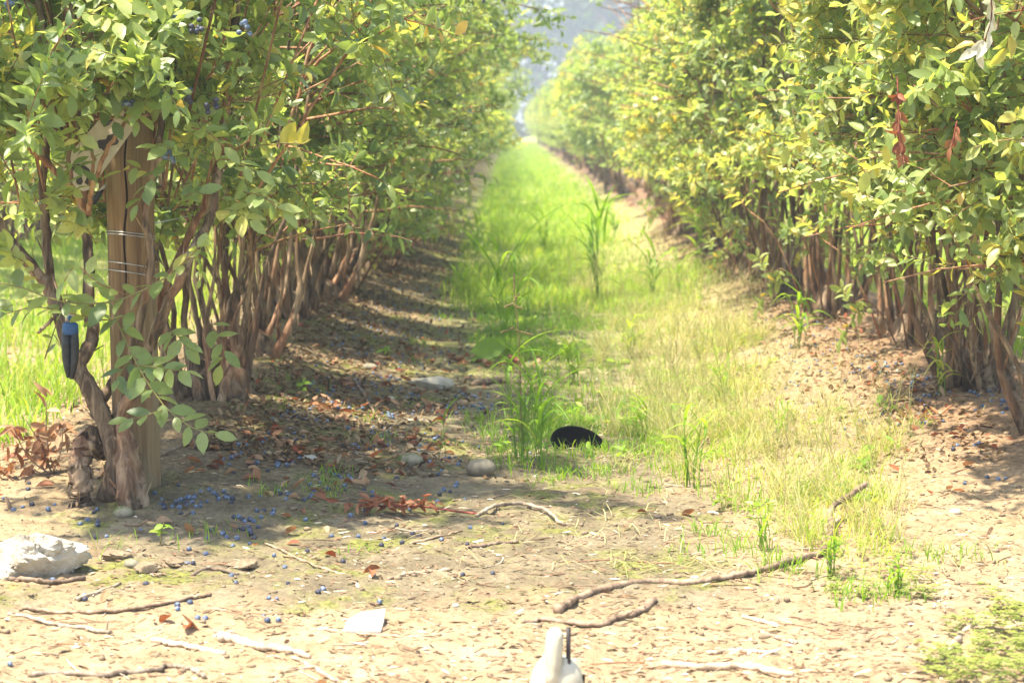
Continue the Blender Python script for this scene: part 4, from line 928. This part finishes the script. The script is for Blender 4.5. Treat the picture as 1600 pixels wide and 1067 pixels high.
cl = [(270, 790, 9), (290, 776, 9), (285, 800, 8), (328, 790, 6), (385, 782, 5), (352, 770, 5), (395, 815, 8), (382, 830, 6), (375, 838, 6), (405, 800, 5), (450, 782, 6), (150, 815, 4), (165, 822, 4), (300, 870, 4), (420, 730, 10), (460, 720, 8), (520, 740, 8), (360, 700, 8), (380, 720, 8), (430, 690, 9), (560, 700, 8), (600, 680, 8), (480, 660, 9), (540, 640, 10), (620, 650, 10), (680, 690, 8), (700, 720, 6), (640, 620, 10), (730, 620, 10), (700, 640, 10), (745, 640, 10), (560, 600, 12), (500, 610, 12), (600, 590, 10), (1585, 640, 9), (1560, 630, 8), (1590, 655, 6), (1540, 610, 8), (1450, 590, 8), (1400, 575, 8), (1420, 600, 6), (1510, 700, 4), (1540, 745, 4), (1460, 620, 6), (1350, 560, 6), (60, 790, 5), (30, 762, 5), (470, 780, 5), (495, 760, 6), (585, 770, 5), (645, 740, 6), (700, 775, 5), (550, 800, 4)]
for (x, y, k) in cl:
    c = Gp(x, y)
    for _ in range(k): pos.append(c[:2] + r2.normal(0, .028, 2) * np.array([1.2, 1.8]))
pos = np.array(pos); pos = pos[np.argsort(pos[:, 1])]
stuffg = Geo(); cnt = 0
for i, (x, y) in enumerate(pos):
    z = float(hgt(x, y))
    if y < 5.2 and x < .3: lab, gr = 'fallen blueberry on the crust between the white rock and the arched twig', 'fallen blueberries in the foreground'
    elif x > .3: lab, gr = 'fallen blueberry on the sandy bank below the right row', 'fallen blueberries below the right row'
    else: lab, gr = 'fallen blueberry in the leaf litter of the left mound', 'fallen blueberries on the left mound'
    if cnt >= 298: berry_geo(stuffg, i, (x, y, z + .004), .0068, 8, 6); continue
    k = int(r2.choice([0, 1, 2, 3], p=[.35, .3, .2, .15])); src = bm[k]
    if src.get('label') is None: o = src
    else: o = src.copy(); COL.objects.link(o)
    o.location = (x, y, z + r2.uniform(.0005, .004)); o.rotation_euler = tuple(r2.uniform(-1.9, 1.9, 3)); gr = 'fallen blueberries ' + nearmark(x, y); lab = ('dusty blue fallen blueberry ', 'plump fallen blueberry ', 'small fallen blueberry ', 'shrivelled fallen blueberry ')[(0, 2, 1, 3)[k]] + nearmark(x, y); tag(o, lab, 'blueberry', gr); cnt += 1
r2 = rng(98)
for _ in range(420):
    y = r2.uniform(5.6, 11); x = LROW + .25 + abs(r2.normal(0, .30)); x = min(x, .1)
    if r2.random() < .3: x = RROW - .2 - abs(r2.normal(0, .2)); y = r2.uniform(5.6, 9)
    berry_geo(stuffg, 1, (x, y, float(hgt(x, y)) + .003), .0055, 7, 5)
tag(stuffg.build('scattered_blueberries', M['berry']), 'countless small blueberries strewn under both rows in the middle distance', 'blueberries', kind='stuff')

# ------------------------------------------------------------------ dead leaves
lm = []
for i in range(5):
    g = Geo(); r2 = rng(120 + i); L = r2.uniform(.038, .056)
    leaves(g, np.array([[-L / 2, 0, .004]]), np.array([[1, 0, .1]]), np.array([[0, r2.normal(0, .2), 1]]), np.array([L]), np.array([L * .45]), np.array([[.25, .45, .6, .8, .95][i]]), r2.uniform(.4, 1.1), r2.uniform(-.5, .6))
    g.build('x', M['dead']); o = COL.objects[-1]; o.name = 'dead_leaf'; lm.append(o)
r2 = rng(131); spots = []
for (x, y, k) in [(430, 690, 10), (500, 640, 14), (560, 650, 12), (600, 700, 10), (480, 700, 10), (620, 640, 14), (540, 600, 14), (680, 640, 12), (640, 690, 12), (400, 740, 8), (490, 810, 5), (440, 770, 6), (520, 760, 6), (580, 740, 8), (660, 720, 6), (700, 560, 14), (760, 570, 12), (700, 600, 10), (640, 560, 14), (1440, 660, 8), (1400, 640, 6), (1480, 650, 6), (1500, 720, 4), (1390, 700, 4), (350, 720, 6), (300, 740, 4), (470, 850, 2), (590, 905, 2), (430, 855, 2), (270, 845, 2), (150, 960, 1), (270, 985, 4), (40, 720, 8), (80, 745, 6), (1060, 805, 2), (1310, 700, 3), (1420, 760, 3), (820, 570, 8), (1495, 850, 1), (1500, 1020, 2), (480, 1040, 1)]:
    c = Gp(x, y)
    for _ in range(k): spots.append(c[:2] + r2.normal(0, .05, 2) * np.array([1.2, 2.2]))
for i, (x, y) in enumerate(spots[:290]):
    li = int(r2.integers(0, 5)); src = lm[li]
    if src.get('label') is None: o = src
    else: o = src.copy(); COL.objects.link(o)
    if x > .3: lab, gr = 'curled dead leaf on the sandy ground in front of the right row', 'dead leaves at the right'
    elif y < 5.0: lab, gr = 'curled dead leaf on the open ground in front of the left row', 'dead leaves in the foreground'
    else: lab, gr = 'curled dead leaf in the litter along the left mound', 'dead leaves on the left mound'
    s = r2.uniform(.55, 1.05); o.scale = (s, s, s)
    o.location = (x, y, float(hgt(x, y)) + .002); o.rotation_euler = (r2.normal(0, .4), r2.normal(0, .3), r2.random() * 6.28); gr = 'dead leaves ' + nearmark(x, y); lab = ('dark red', 'rusty', 'brown', 'tan', 'pale tan')[li] + ' dead leaf ' + nearmark(x, y); tag(o, lab, 'dead leaf', gr)

# litter and grit that nobody could count
r2 = rng(140); g = Geo()
n1 = 9500; x = LROW + .1 + np.abs(r2.normal(0, .36, n1)); y = 5.3 + 15 * r2.random(n1) ** 1.6
x2 = RROW - .1 - np.abs(r2.normal(0, .25, 4500)); y2 = r2.uniform(5.2, 16, 4500)
x3 = r2.uniform(-2.2, -1.1, 500); y3 = r2.uniform(5, 9, 500)
x = np.concatenate([x, x2, x3]); y = np.concatenate([y, y2, y3]); n1 = len(x)
leaves(g, np.stack([x, y, hgt(x, y) + .004], -1), np.stack([r2.normal(0, 1, n1), r2.normal(0, 1, n1), r2.normal(.1, .3, n1)], -1), np.stack([r2.normal(0, .5, n1), r2.normal(0, .5, n1), np.ones(n1)], -1), r2.uniform(.012, .036, n1), r2.uniform(.006, .015, n1), r2.uniform(0, 1, n1) ** 1.2, r2.uniform(0, 1, n1), r2.uniform(-.4, .6, n1))
M['litter'] = foliage_mat('litter_leaf', [(0, (.07, .045, .022)), (.45, (.18, .115, .058)), (.75, (.28, .19, .105)), (.92, (.38, .29, .18)), (.95, (.26, .07, .035)), (1, (.30, .09, .04))], tr=.1, trtint=(1.2, .9, .6), rough=.7, spec=.2, mottle=.5, scale=60)
tag(g.build('leaf_litter', M['litter']), 'brown and red leaf litter under the blueberry rows', 'leaf litter', kind='stuff')
g = Geo(); n1 = 22000; y = 3.1 + 5 * r2.random(n1) ** 1.4; x = r2.uniform(-1.05, 1.25, n1) * (.25 * y + .1)
dn = vnoise(x * 5, y * 5) * vnoise(x * 1.7 + 5, y * 1.7) ; ok = r2.random(n1) < dn * 3.6; x, y = x[ok], y[ok]; n1 = len(x)
az = r2.normal(0, .7, n1) + (r2.random(n1) < .5) * math.pi
leaves(g, np.stack([x, y, hgt(x, y) + .0015], -1), np.stack([np.cos(az), np.sin(az), r2.normal(.03, .12, n1)], -1), np.stack([r2.normal(0, .3, n1), r2.normal(0, .3, n1), np.ones(n1)], -1), r2.uniform(.006, .038, n1) * r2.uniform(.5, 1, n1), r2.uniform(.002, .0075, n1), r2.random(n1), r2.uniform(0, .6, n1), r2.uniform(-.2, .3, n1))
tag(g.build('wood_chips', M['chip']), 'thin bark and wood chips strewn over the bare soil', 'wood chips', kind='stuff')
g = Geo(); nt_ = 620; PT = []
for i in range(nt_):
    y = 3.15 + 4.6 * r2.random() ** 1.3; x = r2.uniform(-1.05, 1.15) * (.25 * y + .1); a = r2.normal(0, .6) + (r2.random() < .5) * math.pi; L = r2.uniform(.02, .11); d = np.array([math.cos(a), math.sin(a)])
    q = np.array([[x, y], [x, y] + d * L * .5 + r2.normal(0, .006, 2), [x, y] + d * L + r2.normal(0, .010, 2)]); PT.append(spline(np.column_stack([q, hgt(q[:, 0], q[:, 1]) + .0012 + r2.uniform(0, .002, 3)]), 5))
add_tubes(g, np.array(PT), r2.uniform(.0005, .0016, (nt_, 1)) * np.linspace(1.1, .7, 5)[None], 4, tone=r2.random(nt_), cap=False)
tag(g.build('twig_debris', M['chip']), 'fine broken twigs strewn over the bare soil', 'twigs', kind='stuff')
g = Geo(); n1 = 4200
for i in range(n1):
    y = 3.1 + 4.5 * r2.random() ** 1.4; x = r2.uniform(-1.05, 1.2) * (.25 * y + .12)
    if r2.random() > vnoise(x * 4 + 9, y * 4) * 1.5: continue
    s = .0022 + .006 * r2.random() ** 3; v, q, t = lump(r2, s * r2.uniform(.8, 1.4), s, s * .7, 6, 4, .3); g.add(v + np.array([x, y, float(hgt(x, y)) + s * .2]), q, t, r2.random())
tag(g.build('gravel', M['clod']), 'small crumbs of soil and gravel on the bare ground', 'gravel', kind='stuff')

# ------------------------------------------------------------------ grass
r2 = rng(150)
def density_alley(x, y):
    left = -.02 - .22 * sstep(5.5, 12, y) + .10 * (vnoise(y * 2.1, 3.0) - .5)
    right = .98 - .10 * sstep(6, 9, y) + .34 * (vnoise(y * 2.3, 8.0) - .5) + .16 * (vnoise(y * 9, 4.0) - .5)
    front = 5.35 + .5 * (vnoise(x * 3.0, 1.5) - .5) - 1.05 * np.exp(-((x - .78) / .22) ** 2)
    d = sstep(left - .08, left + .12, x) * (1 - sstep(right - .12, right + .10, x)) * sstep(front - .12, front + .30, y)
    patch = sstep(.36, .56, fbm(x * 3.1 + 4, y * 1.7 + 2)); hole = np.exp(-(((x - .19) / .07) ** 2 + ((y - 5.68) / .16) ** 2)); return d * (.16 + .84 * patch) * (1 - .85 * hole)
def scatter(n, fx, fy, dens):
    x = fx(n); y = fy(n); ok = r2.random(n) < dens(x, y); return x[ok], y[ok]
g = Geo()
x, y = scatter(72000, lambda n: r2.uniform(-.35, 1.3, n), lambda n: 4.1 + 6 * r2.random(n) ** 1.2, density_alley); n1 = len(x)
hh_ = r2.uniform(.02, .075, n1) * (.4 + 1.1 * vnoise(x * 4, y * 4)); tn_ = np.clip(.32 + .45 * sstep(.25, .95, x) + .3 * (vnoise(x * 2, y * 2) - .5) + r2.normal(0, .13, n1), 0, 1)
blades(g, np.stack([x, y, hgt(x, y) - .003], -1), hh_, r2.uniform(.0018, .0036, n1), r2.random(n1) * 6.28, r2.uniform(.1, .9, n1), tn_)
x, y = scatter(80000, lambda n: r2.uniform(-.6, 1.5, n), lambda n: 10 + 90 * r2.random(n) ** 2, lambda x, y: sstep(-.42, -.2, x) * (1 - sstep(.75, 1.15, x + .3 * (vnoise(y, 3) - .5))) * (.25 + .75 * sstep(.35, .6, vnoise(x * 3, y * .8)))); n1 = len(x)
sc_ = np.clip(y / 10, 1, 6); blades(g, np.stack([x, y, hgt(x, y, False)], -1), r2.uniform(.05, .12, n1), .004 * sc_, r2.random(n1) * 6.28, r2.uniform(.1, .8, n1), np.clip(r2.normal(.60, .15, n1), 0, 1))
tag(g.build('alley_grass', M['grass']), 'bright green grass down the middle of the alley', 'grass', kind='stuff')
g = Geo(); x, y = scatter(16000, lambda n: r2.uniform(-.3, 1.45, n), lambda n: 4.2 + 26 * r2.random(n) ** 1.8, lambda x, y: .25 + .75 * sstep(.0, .2, x) * (1 - sstep(1.1, 1.3, x))); n1 = len(x)
ok = density_alley(x, y) + .15 > r2.random(n1); x, y = x[ok], y[ok]; n1 = len(x)
blades(g, np.stack([x, y, hgt(x, y) + .004], -1), r2.uniform(.02, .09, n1), r2.uniform(.0015, .003, n1) * np.clip(y / 7, 1, 3), r2.random(n1) * 6.28, r2.uniform(1.2, 2.6, n1), np.clip(r2.normal(.85, .15, n1), 0, 1), .95)
tag(g.build('dry_thatch', M['straw']), 'dry pale thatch lying between the green grass of the alley', 'grass', kind='stuff')
g = Geo(); x, y = scatter(1500, lambda n: r2.uniform(-.2, 1.3, n), lambda n: 4.3 + 9 * r2.random(n) ** 1.3, lambda x, y: density_alley(x, y) * .8)
for cx_, cy_ in zip(x, y):
    k = int(r2.integers(4, 9)); a = r2.random(k) * 6.28; L = r2.uniform(.014, .042, k); B_ = np.tile([cx_, cy_, float(hgt(cx_, cy_)) + r2.uniform(.002, .04)], (k, 1)) + r2.normal(0, .008, (k, 3)) * [1, 1, .6]
    leaves(g, B_, np.stack([np.cos(a), np.sin(a), r2.uniform(.1, .9, k)], -1), np.tile([0, 0, 1.0], (k, 1)) + r2.normal(0, .3, (k, 3)), L, L * r2.uniform(.25, .6, k), np.clip(r2.normal(.45, .22, k), 0, 1), .3, .3)
tag(g.build('low_weeds', M['grass']), 'low broad leaved weeds mixed into the alley grass', 'weeds', kind='stuff')
# wispy tussock grass on the right of the alley
g = Geo(); x, y = scatter(640, lambda n: r2.uniform(.30, 1.2, n), lambda n: 4.3 + 7 * r2.random(n) ** 1.3, lambda x, y: density_alley(x - .02, y) * sstep(.2, .6, x + .1)); X_, Y_ = x, y
for cx_, cy_ in zip(X_, Y_):
    k = int(r2.integers(14, 46)); bx = cx_ + r2.normal(0, .018, k); by = cy_ + r2.normal(0, .018, k)
    blades(g, np.stack([bx, by, hgt(bx, by)], -1), r2.uniform(.07, .22, k) * r2.uniform(.7, 1.1), r2.uniform(.0012, .0026, k), r2.random(k) * 6.28, r2.uniform(.3, 1.3, k), np.clip(r2.normal(.58, .25, k), 0, 1), .6)
tag(g.build('wispy_grass', M['straw']), 'pale wispy tussock grass along the right side of the alley', 'grass', kind='stuff')
# fine panicles: airy seed branches
g = Geo(); Pn = []
for cx_, cy_ in zip(X_[:190], Y_[:190]):
    for _ in range(2):
        a = r2.random() * 6.28; Lh = r2.uniform(.22, .38); tip = np.array([cx_ + math.cos(a) * .12, cy_ + math.sin(a) * .12, 0]); tip[2] = Lh + float(hgt(cx_, cy_)); b = np.array([cx_, cy_, float(hgt(cx_, cy_))])
        st = spline([b, b * .55 + tip * .45 + np.array([0, 0, .03]), tip], 5); Pn.append(st)
        for j in range(10):
            f = r2.uniform(.55, 1); q = st[min(4, int(f * 4))]; e = q + r2.normal(0, .032, 3) + np.array([0, 0, .02]); Pn.append(spline([q, e], 5))
Pn = np.array(Pn); add_tubes(g, Pn, np.full(Pn.shape[:2], .00048), 3, tone=r2.uniform(.3, .9, len(Pn)), cap=False)
tag(g.build('seeding_grass', M['straw']), 'fine airy seed stalks above the tussock grass', 'grass', kind='stuff')
# grass beyond the left row and beyond the right row
for nm, x0, x1, lab in (('left', -3.2, -1.32, 'sunlit grass of the next alley left of the post'), ('right', 1.95, 3.6, 'sunlit grass of the next alley behind the right row')):
    g = Geo(); x, y = scatter(34000, lambda n: r2.uniform(x0, x1, n), lambda n: 5.6 + 22 * r2.random(n) ** 1.6, lambda x, y: (.25 + .75 * sstep(.3, .5, fbm(x * 2, y * 2))) * (1 if nm == 'right' else sstep(-1.30, -1.55, x) + .12)); n1 = len(x)
    blades(g, np.stack([x, y, hgt(x, y, False)], -1), r2.uniform(.05, .16, n1), r2.uniform(.003, .006, n1), r2.random(n1) * 6.28, r2.uniform(.1, .9, n1), np.clip(r2.normal(.55, .2, n1), 0, 1))
    tag(g.build('field_grass', M['grass']), lab, 'grass', kind='stuff')
# little tufts on the left mound and crust
g = Geo()
for (px_, py_, k, h_) in [(430, 770, 30, .03), (505, 765, 40, .03), (520, 740, 30, .04), (300, 835, 16, .05), (175, 860, 14, .06), (600, 690, 20, .05), (585, 660, 16, .06), (470, 600, 22, .05), (435, 640, 22, .05), (650, 540, 24, .06), (370, 830, 12, .03), (560, 860, 12, .03), (1080, 870, 20, .04), (700, 500, 30, .06), (660, 570, 20, .05), (880, 745, 60, .05), (940, 740, 50, .05), (1000, 770, 60, .05), (850, 755, 30, .04), (880, 712, 26, .05), (905, 716, 26, .04), (930, 712, 30, .05), (950, 706, 34, .06), (770, 680, 60, .06), (750, 660, 50, .06), (790, 700, 50, .06), (1110, 835, 40, .05), (1160, 860, 60, .06), (1230, 890, 70, .06), (1330, 930, 60, .05), (1400, 930, 50, .05), (1430, 870, 50, .06), (1500, 870, 30, .05)]:
    c = Gp(px_, py_); b = c[:2] + r2.normal(0, .028, (k, 2)) * np.array([1.2, 1.6]); blades(g, np.stack([b[:, 0], b[:, 1], hgt(b[:, 0], b[:, 1])], -1), r2.uniform(.4, 1.1, k) * h_, r2.uniform(.0018, .0035, k), r2.random(k) * 6.28, r2.uniform(.2, 1, k), np.clip(r2.normal(.35, .15, k), 0, 1))
tag(g.build('grass_tufts', M['grass']), 'small green grass tufts scattered over the bare ground', 'grass', kind='stuff')
# clover like ground cover in the lower right corner
g = Geo()
for i in range(2300):
    px_, py_ = (r2.uniform(1430, 1640), r2.uniform(930, 1075)) if r2.random() < .8 else (r2.uniform(1280, 1460), r2.uniform(860, 940))
    if vnoise(px_ / 26, py_ / 15) < .34 + .22 * (px_ < 1490): continue
    if px_ + (py_ - 930) * .2 < 1440 + 40 * vnoise(py_ / 20, 1) and py_ > 940 and py_ < 1040: continue
    c = Gp(px_, py_); k = 3; a = r2.random() * 6.28 + np.arange(k) * 2.09; z = .006 + .05 * r2.random() * float(vnoise(c[0] * 14, c[1] * 14))
    c[2] += z; L = r2.uniform(.006, .012)
    leaves(g, np.repeat(c[None], k, 0), np.stack([np.cos(a), np.sin(a), np.full(k, .15)], -1), np.tile([0, 0, 1.0], (k, 1)), np.full(k, L), np.full(k, L * .75), np.full(k, np.clip(r2.normal(.6, .25), 0, 1)), .1, .1, lod=1)
tag(g.build('ground_cover', M['clover']), 'low yellow green ground cover in the lower right corner', 'ground cover', kind='stuff')

# tall grass plants
def tall(px_, py_, blades_, hpx, label, seed, wpx=7, tone=.3, heads=0, stalk=None):
    r3 = rng(seed); c = Gp(px_, py_); s = c[1] / FPX; root = thing('tall_grass', tuple(c), label, 'grass plant', 'tall grass plants')
    gs_ = Geo(); gl_ = Geo()
    for i in range(blades_):
        H = hpx * s * r3.uniform(.7, 1.15); a = r3.random() * 6.28; b = np.array([r3.normal(0, .008), r3.normal(0, .008), 0])
        tip = b + np.array([math.cos(a) * .10 * H, math.sin(a) * .10 * H, H * .78]); P = spline([b, b * .5 + tip * .5 + r3.normal(0, .004, 3), tip], 8)
        add_tubes(gs_, P, np.linspace(.0015, .0009, 8) * wpx / 7, 6, tone=r3.uniform(0, .5))
        for j in range(3):
            q = P[int(r3.integers(2, 8))]; a2 = r3.random() * 6.28; L = H * r3.uniform(.45, .85); k = 9; t = np.linspace(0, 1, k); out = np.array([math.cos(a2), math.sin(a2), 0])
            ben = r3.uniform(.25, 1.1); C = q + out * (L * (.35 * t + .35 * t * t))[:, None]; C[:, 2] += L * (.95 * t - ben * t ** 2)
            C[:, 2] = np.maximum(C[:, 2], .005); W = pxsize(wpx * .72, c[1]) * np.interp(t, [0, .2, .6, 1], [.5, 1, .8, .02]); sd = np.array([-out[1], out[0], 0])
            sd = nrm(sd * .8 + np.array([.5, 0, .1])); Lf = C - sd * (W / 2)[:, None]; Rt = C + sd * (W / 2)[:, None]; C2 = C.copy(); C2[:, 2] -= W * .25
            gl_.add(np.stack([Lf, C2, Rt], 1).reshape(-1, 3), [(3 * m_ + e, 3 * m_ + e + 1, 3 * m_ + e + 4, 3 * m_ + e + 3) for m_ in range(k - 1) for e in (0, 1)], None, np.clip(tone + r3.normal(0, .12), 0, 1))
    gs_.build('stalks', M['grass'], root); gl_.build('blades', M['grass'], root)
    if stalk:
        P = spline([Wp(x_, y_, c[1]) - c for x_, y_ in stalk], 14); g_ = Geo(); add_tubes(g_, P, np.linspace(.0028, .0016, 14), 6, tone=.2); g_.build('seed_stalk', M['seed'], root)
        g_ = Geo()
        for (x0_, y0_, x1_, y1_, nn) in [(803, 455, 803, 428, 22), (802, 474, 788, 480, 10), (803, 470, 812, 458, 10), (804, 478, 816, 482, 8), (803, 512, 782, 520, 14), (804, 516, 834, 524, 16)]:
            for j in range(nn):
                f = j / nn; q = Wp(x0_ + (x1_ - x0_) * f, y0_ + (y1_ - y0_) * f, c[1]) - c; v, q_, t_ = lump(r3, .0022, .0022, .0032, 6, 4, .1); g_.add(v + q + r3.normal(0, .0008, 3), q_, t_)
        g_.build('seed_head', M['seed'], root)
tall(816, 722, 9, 160, 'tall grass clump carrying a dark seed head, left of the black bowl', 201, stalk=[(818, 715), (814, 640), (812, 560), (808, 500), (804, 458), (803, 440)])
tall(848, 735, 7, 190, 'tall broad bladed grass clump just in front of the black bowl', 202, 8)
tall(790, 560, 7, 205, 'tall grass clump standing behind the broad leaved weed', 203, 7)
tall(932, 480, 9, 165, 'tallest grass clump in the far middle of the alley', 204, 7)
tall(1018, 480, 6, 105, 'small grass clump right of the tallest one', 205, 6)
tall(1092, 412, 9, 120, 'arching grass clump against the right row', 206, 7, .55)
tall(1472, 618, 4, 105, 'lone pale grass shoot in front of the right row stems', 207, 8, .75)
tall(1080, 762, 6, 125, 'grass clump with a drooping blade right of the black bowl', 208, 8, .5)
tall(1248, 545, 6, 110, 'leaning grass clump on the sandy edge of the right row', 209, 7, .45)
tall(694, 716, 2, 90, 'single arching grass blade above the shaded left mound', 210, 5, .35)
tall(900, 600, 6, 70, 'low arching grass clump between the weed and the wispy grass', 211, 7, .55)
tall(745, 425, 5, 90, 'dim grass clump at the left edge of the alley', 212, 6, .4)
tall(1300, 905, 9, 70, 'spreading green grass clump round the crooked stick', 213, 6, .4)
tall(1400, 930, 8, 60, 'spreading green grass clump at the right, nearest the viewer', 214, 6, .4)
tall(1190, 860, 8, 70, 'spreading grass clump left of the crooked stick', 215, 5, .5)

for i, (px_, py_, hp, lab) in enumerate([(985, 560, 80, 'thin grass clump above the wispy grass in the middle of the alley'), (1130, 640, 90, 'pale upright grass stems in the wispy grass'), (850, 400, 70, 'blurred grass clump far down the alley on the left'), (1060, 470, 90, 'blurred tall grass clump beside the bare strip'), (960, 380, 60, 'blurred small grass clump far down the alley'), (720, 470, 60, 'blurred grass tuft on the left edge of the alley'), (1215, 700, 80, 'straw coloured grass stems on the right edge of the grass'), (1000, 690, 70, 'short grass clump just right of the black bowl')]):
    tall(px_, py_, 6, hp, lab, 230 + i, 5, .5)
# broad leaved weed
c = Gp(766, 566); wd = thing('broadleaf_weed', tuple(c), 'weed with one wide round green leaf at the left edge of the alley', 'weed'); g = Geo()
leaves(g, np.array([[.062, .01, .055], [-.02, .01, .012], [.03, 0, .01], [.0, -.01, .01]]), np.array([[-1, -.05, .02], [-.9, -.3, .05], [1, -.1, .3], [.2, -.8, .2]]), np.array([[0, -.85, .5], [0, -.4, .9], [0, -.5, .8], [0, -.3, .9]]), np.array([.14, .06, .07, .05]), np.array([.10, .04, .03, .03]), np.array([.42, .4, .5, .45]), .12, .22); g.build('leaf', M['grass'], wd)
g = Geo(); add_tubes(g, spline([[0, 0, -.005], [.02, .01, .015], [.062, .01, .055]], 6), np.full(6, .002), 5); g.build('stalk', M['grass'], wd)
# red leafed weed beside it
for (px_, py_, lab, tn0, mt) in ((800, 572, 'wilted red leaved sprig behind the seeding grass', .3, 'dead'), (1590, 530, 'young shoot with two pale leaves at the right edge', .75, 'leaf'), (250, 850, 'tiny sprout on the crust in front of the post', .5, 'grass'), (600, 560, 'small green seedling on the shaded left mound', .4, 'grass'), (470, 620, 'small green seedling below the left row stems', .4, 'grass')):
    c = Gp(px_, py_) if px_ != 1590 else Gp(1600, 600); sp = thing('sprig', tuple(c), lab, 'sprig'); r3 = rng(int(px_)); g = Geo(); gt = Geo(); k = 7; hgt_ = .05 if px_ != 1590 else .17
    P = spline([[0, 0, -.003], [.004, 0, hgt_ * .6], [-.02 if px_ == 1590 else .01, 0, hgt_]], 8); add_tubes(gt, P, np.linspace(.0016, .0008, 8), 5); ii = r3.integers(3, 8, k)
    leaves(g, P[ii], r3.normal(0, 1, (k, 3)) * np.array([1, .6, .4]), r3.normal(0, .4, (k, 3)) + np.array([0, -.3, .8]), r3.uniform(.018, .04, k), r3.uniform(.009, .017, k), np.clip(tn0 + r3.normal(0, .1, k), 0, 1), .3, .3); g.build('leaves', M[mt], sp); gt.build('stalk', M['shoot'], sp)

# ------------------------------------------------------------------ far trees
def tree(x, y, H, Rr, label, seed):
    r3 = rng(seed); root = thing('tree', (x, y, float(hgt(x, y, False)) - .1), label, 'tree', 'trees closing the end of the field')
    g = Geo(); k = 12; P = spline([[0, 0, 0], [r3.normal(0, .2), r3.normal(0, .2), H * .4], [r3.normal(0, .4), r3.normal(0, .4), H * .85]], k); add_tubes(g, P, np.linspace(H * .028, H * .006, k), 9, rough=.08, rg=r3)
    cl_ = []
    for i in range(16):
        t = r3.uniform(.25, .95); b = P[int(t * (k - 1))]; a = r3.random() * 6.28; L = Rr * r3.uniform(.5, 1.0) * math.sqrt(max(.15, 1 - (abs(t - .5) / .62) ** 2)); e = b + np.array([math.cos(a) * L, math.sin(a) * L, L * r3.uniform(.1, .6)])
        add_tubes(g, spline([b, (b + e) / 2 + np.array([0, 0, .1 * L]), e], 6), np.linspace(H * .010, H * .002, 6), 5); cl_ += [e, (b + e) / 2, e * .7 + b * .3]
    g.build('trunk', M['treebark'], root)
    g = Geo(); cl_ = np.array(cl_ + [P[-1], P[-2]]); n1 = 9000; ci = r3.integers(0, len(cl_), n1); d = nrm(r3.normal(0, 1, (n1, 3))); rr3 = Rr * .34 * r3.random(n1) ** .45 * (.6 + .8 * r3.random(len(cl_))[ci])
    B = cl_[ci] + d * rr3[:, None] * np.array([1, 1, .75]); tn3 = np.clip(r3.random(len(cl_))[ci] * .6 + r3.normal(.2, .15, n1), 0, 1); L = r3.uniform(.26, .5, n1)
    leaves(g, B, d + r3.normal(0, .6, (n1, 3)), d * .6 + np.array([0, 0, .6]) + r3.normal(0, .4, (n1, 3)), L, L * .6, tn3, .2, .2, lod=1); g.build('crown', M['tree_leaf'], root)
    KIDS[root.name] = [ch for ch in COL.objects if ch.parent == root]; return root
tr = [tree(-3.2, 146, 22, 6.6, 'rounded hazy tree just left of the end of the alley', 401), tree(6.5, 140, 18, 6.2, 'lighter hazy tree just right of the end of the alley', 402), tree(1.8, 160, 27, 7.4, 'tallest hazy tree straight beyond the end of the alley', 403)]
r3 = rng(410)
for i in range(30):
    x = -96 + i * 6.6 + r3.normal(0, 1.0); y = r3.uniform(148, 172)
    if abs(x - 1) < 3.5: continue
    pr3 = tr[int(r3.integers(0, 3))]; s = r3.uniform(.8, 1.2)
    copy_thing(pr3, (x, y, -.1), r3.random() * 6.28, (s, s, s * r3.uniform(.85, 1.15)), 'hazy tree of the wood edge behind the blueberry rows at the ' + ('left' if x < 1 else 'right'), 'trees of the far wood edge')
g = Geo(); n1 = 34000; x = r3.uniform(-100, 100, n1); y = r3.uniform(134, 165, n1); z = r3.random(n1) ** 1.2 * (6.5 + 5 * vnoise(x * .3, y * .1)); L = r3.uniform(.5, 1.0, n1)
leaves(g, np.stack([x, y, z], -1), r3.normal(0, 1, (n1, 3)), r3.normal(0, .5, (n1, 3)) + np.array([0, 0, .7]), L, L * .7, r3.random(n1) * .6, .2, .2, lod=1)
tag(g.build('undergrowth', M['tree_leaf']), 'hazy undergrowth along the far wood edge', 'undergrowth', kind='stuff')

# ------------------------------------------------------------------ haze
m, n, o = mat('haze_air'); pv = n.nodes.new('ShaderNodeVolumePrincipled'); pv.inputs['Color'].default_value = (.80, .90, 1.0, 1); pv.inputs['Density'].default_value = HAZE = .0032
pv.inputs['Anisotropy'].default_value = 0.0
n.links.new(pv.outputs[0], o.inputs['Volume'])
g = Geo(); a0, a1 = -400., 400.; z0, z1 = -1.3, 36.0
g.add([(a0, a0, z0), (a1, a0, z0), (a1, a1, z0), (a0, a1, z0), (a0, a0, z1), (a1, a0, z1), (a1, a1, z1), (a0, a1, z1)], [(0, 3, 2, 1), (4, 5, 6, 7), (0, 1, 5, 4), (1, 2, 6, 5), (2, 3, 7, 6), (3, 0, 4, 7)])
tag(g.build('haze', m, smooth=False), 'thin pale summer haze over the field', 'haze', kind='stuff')
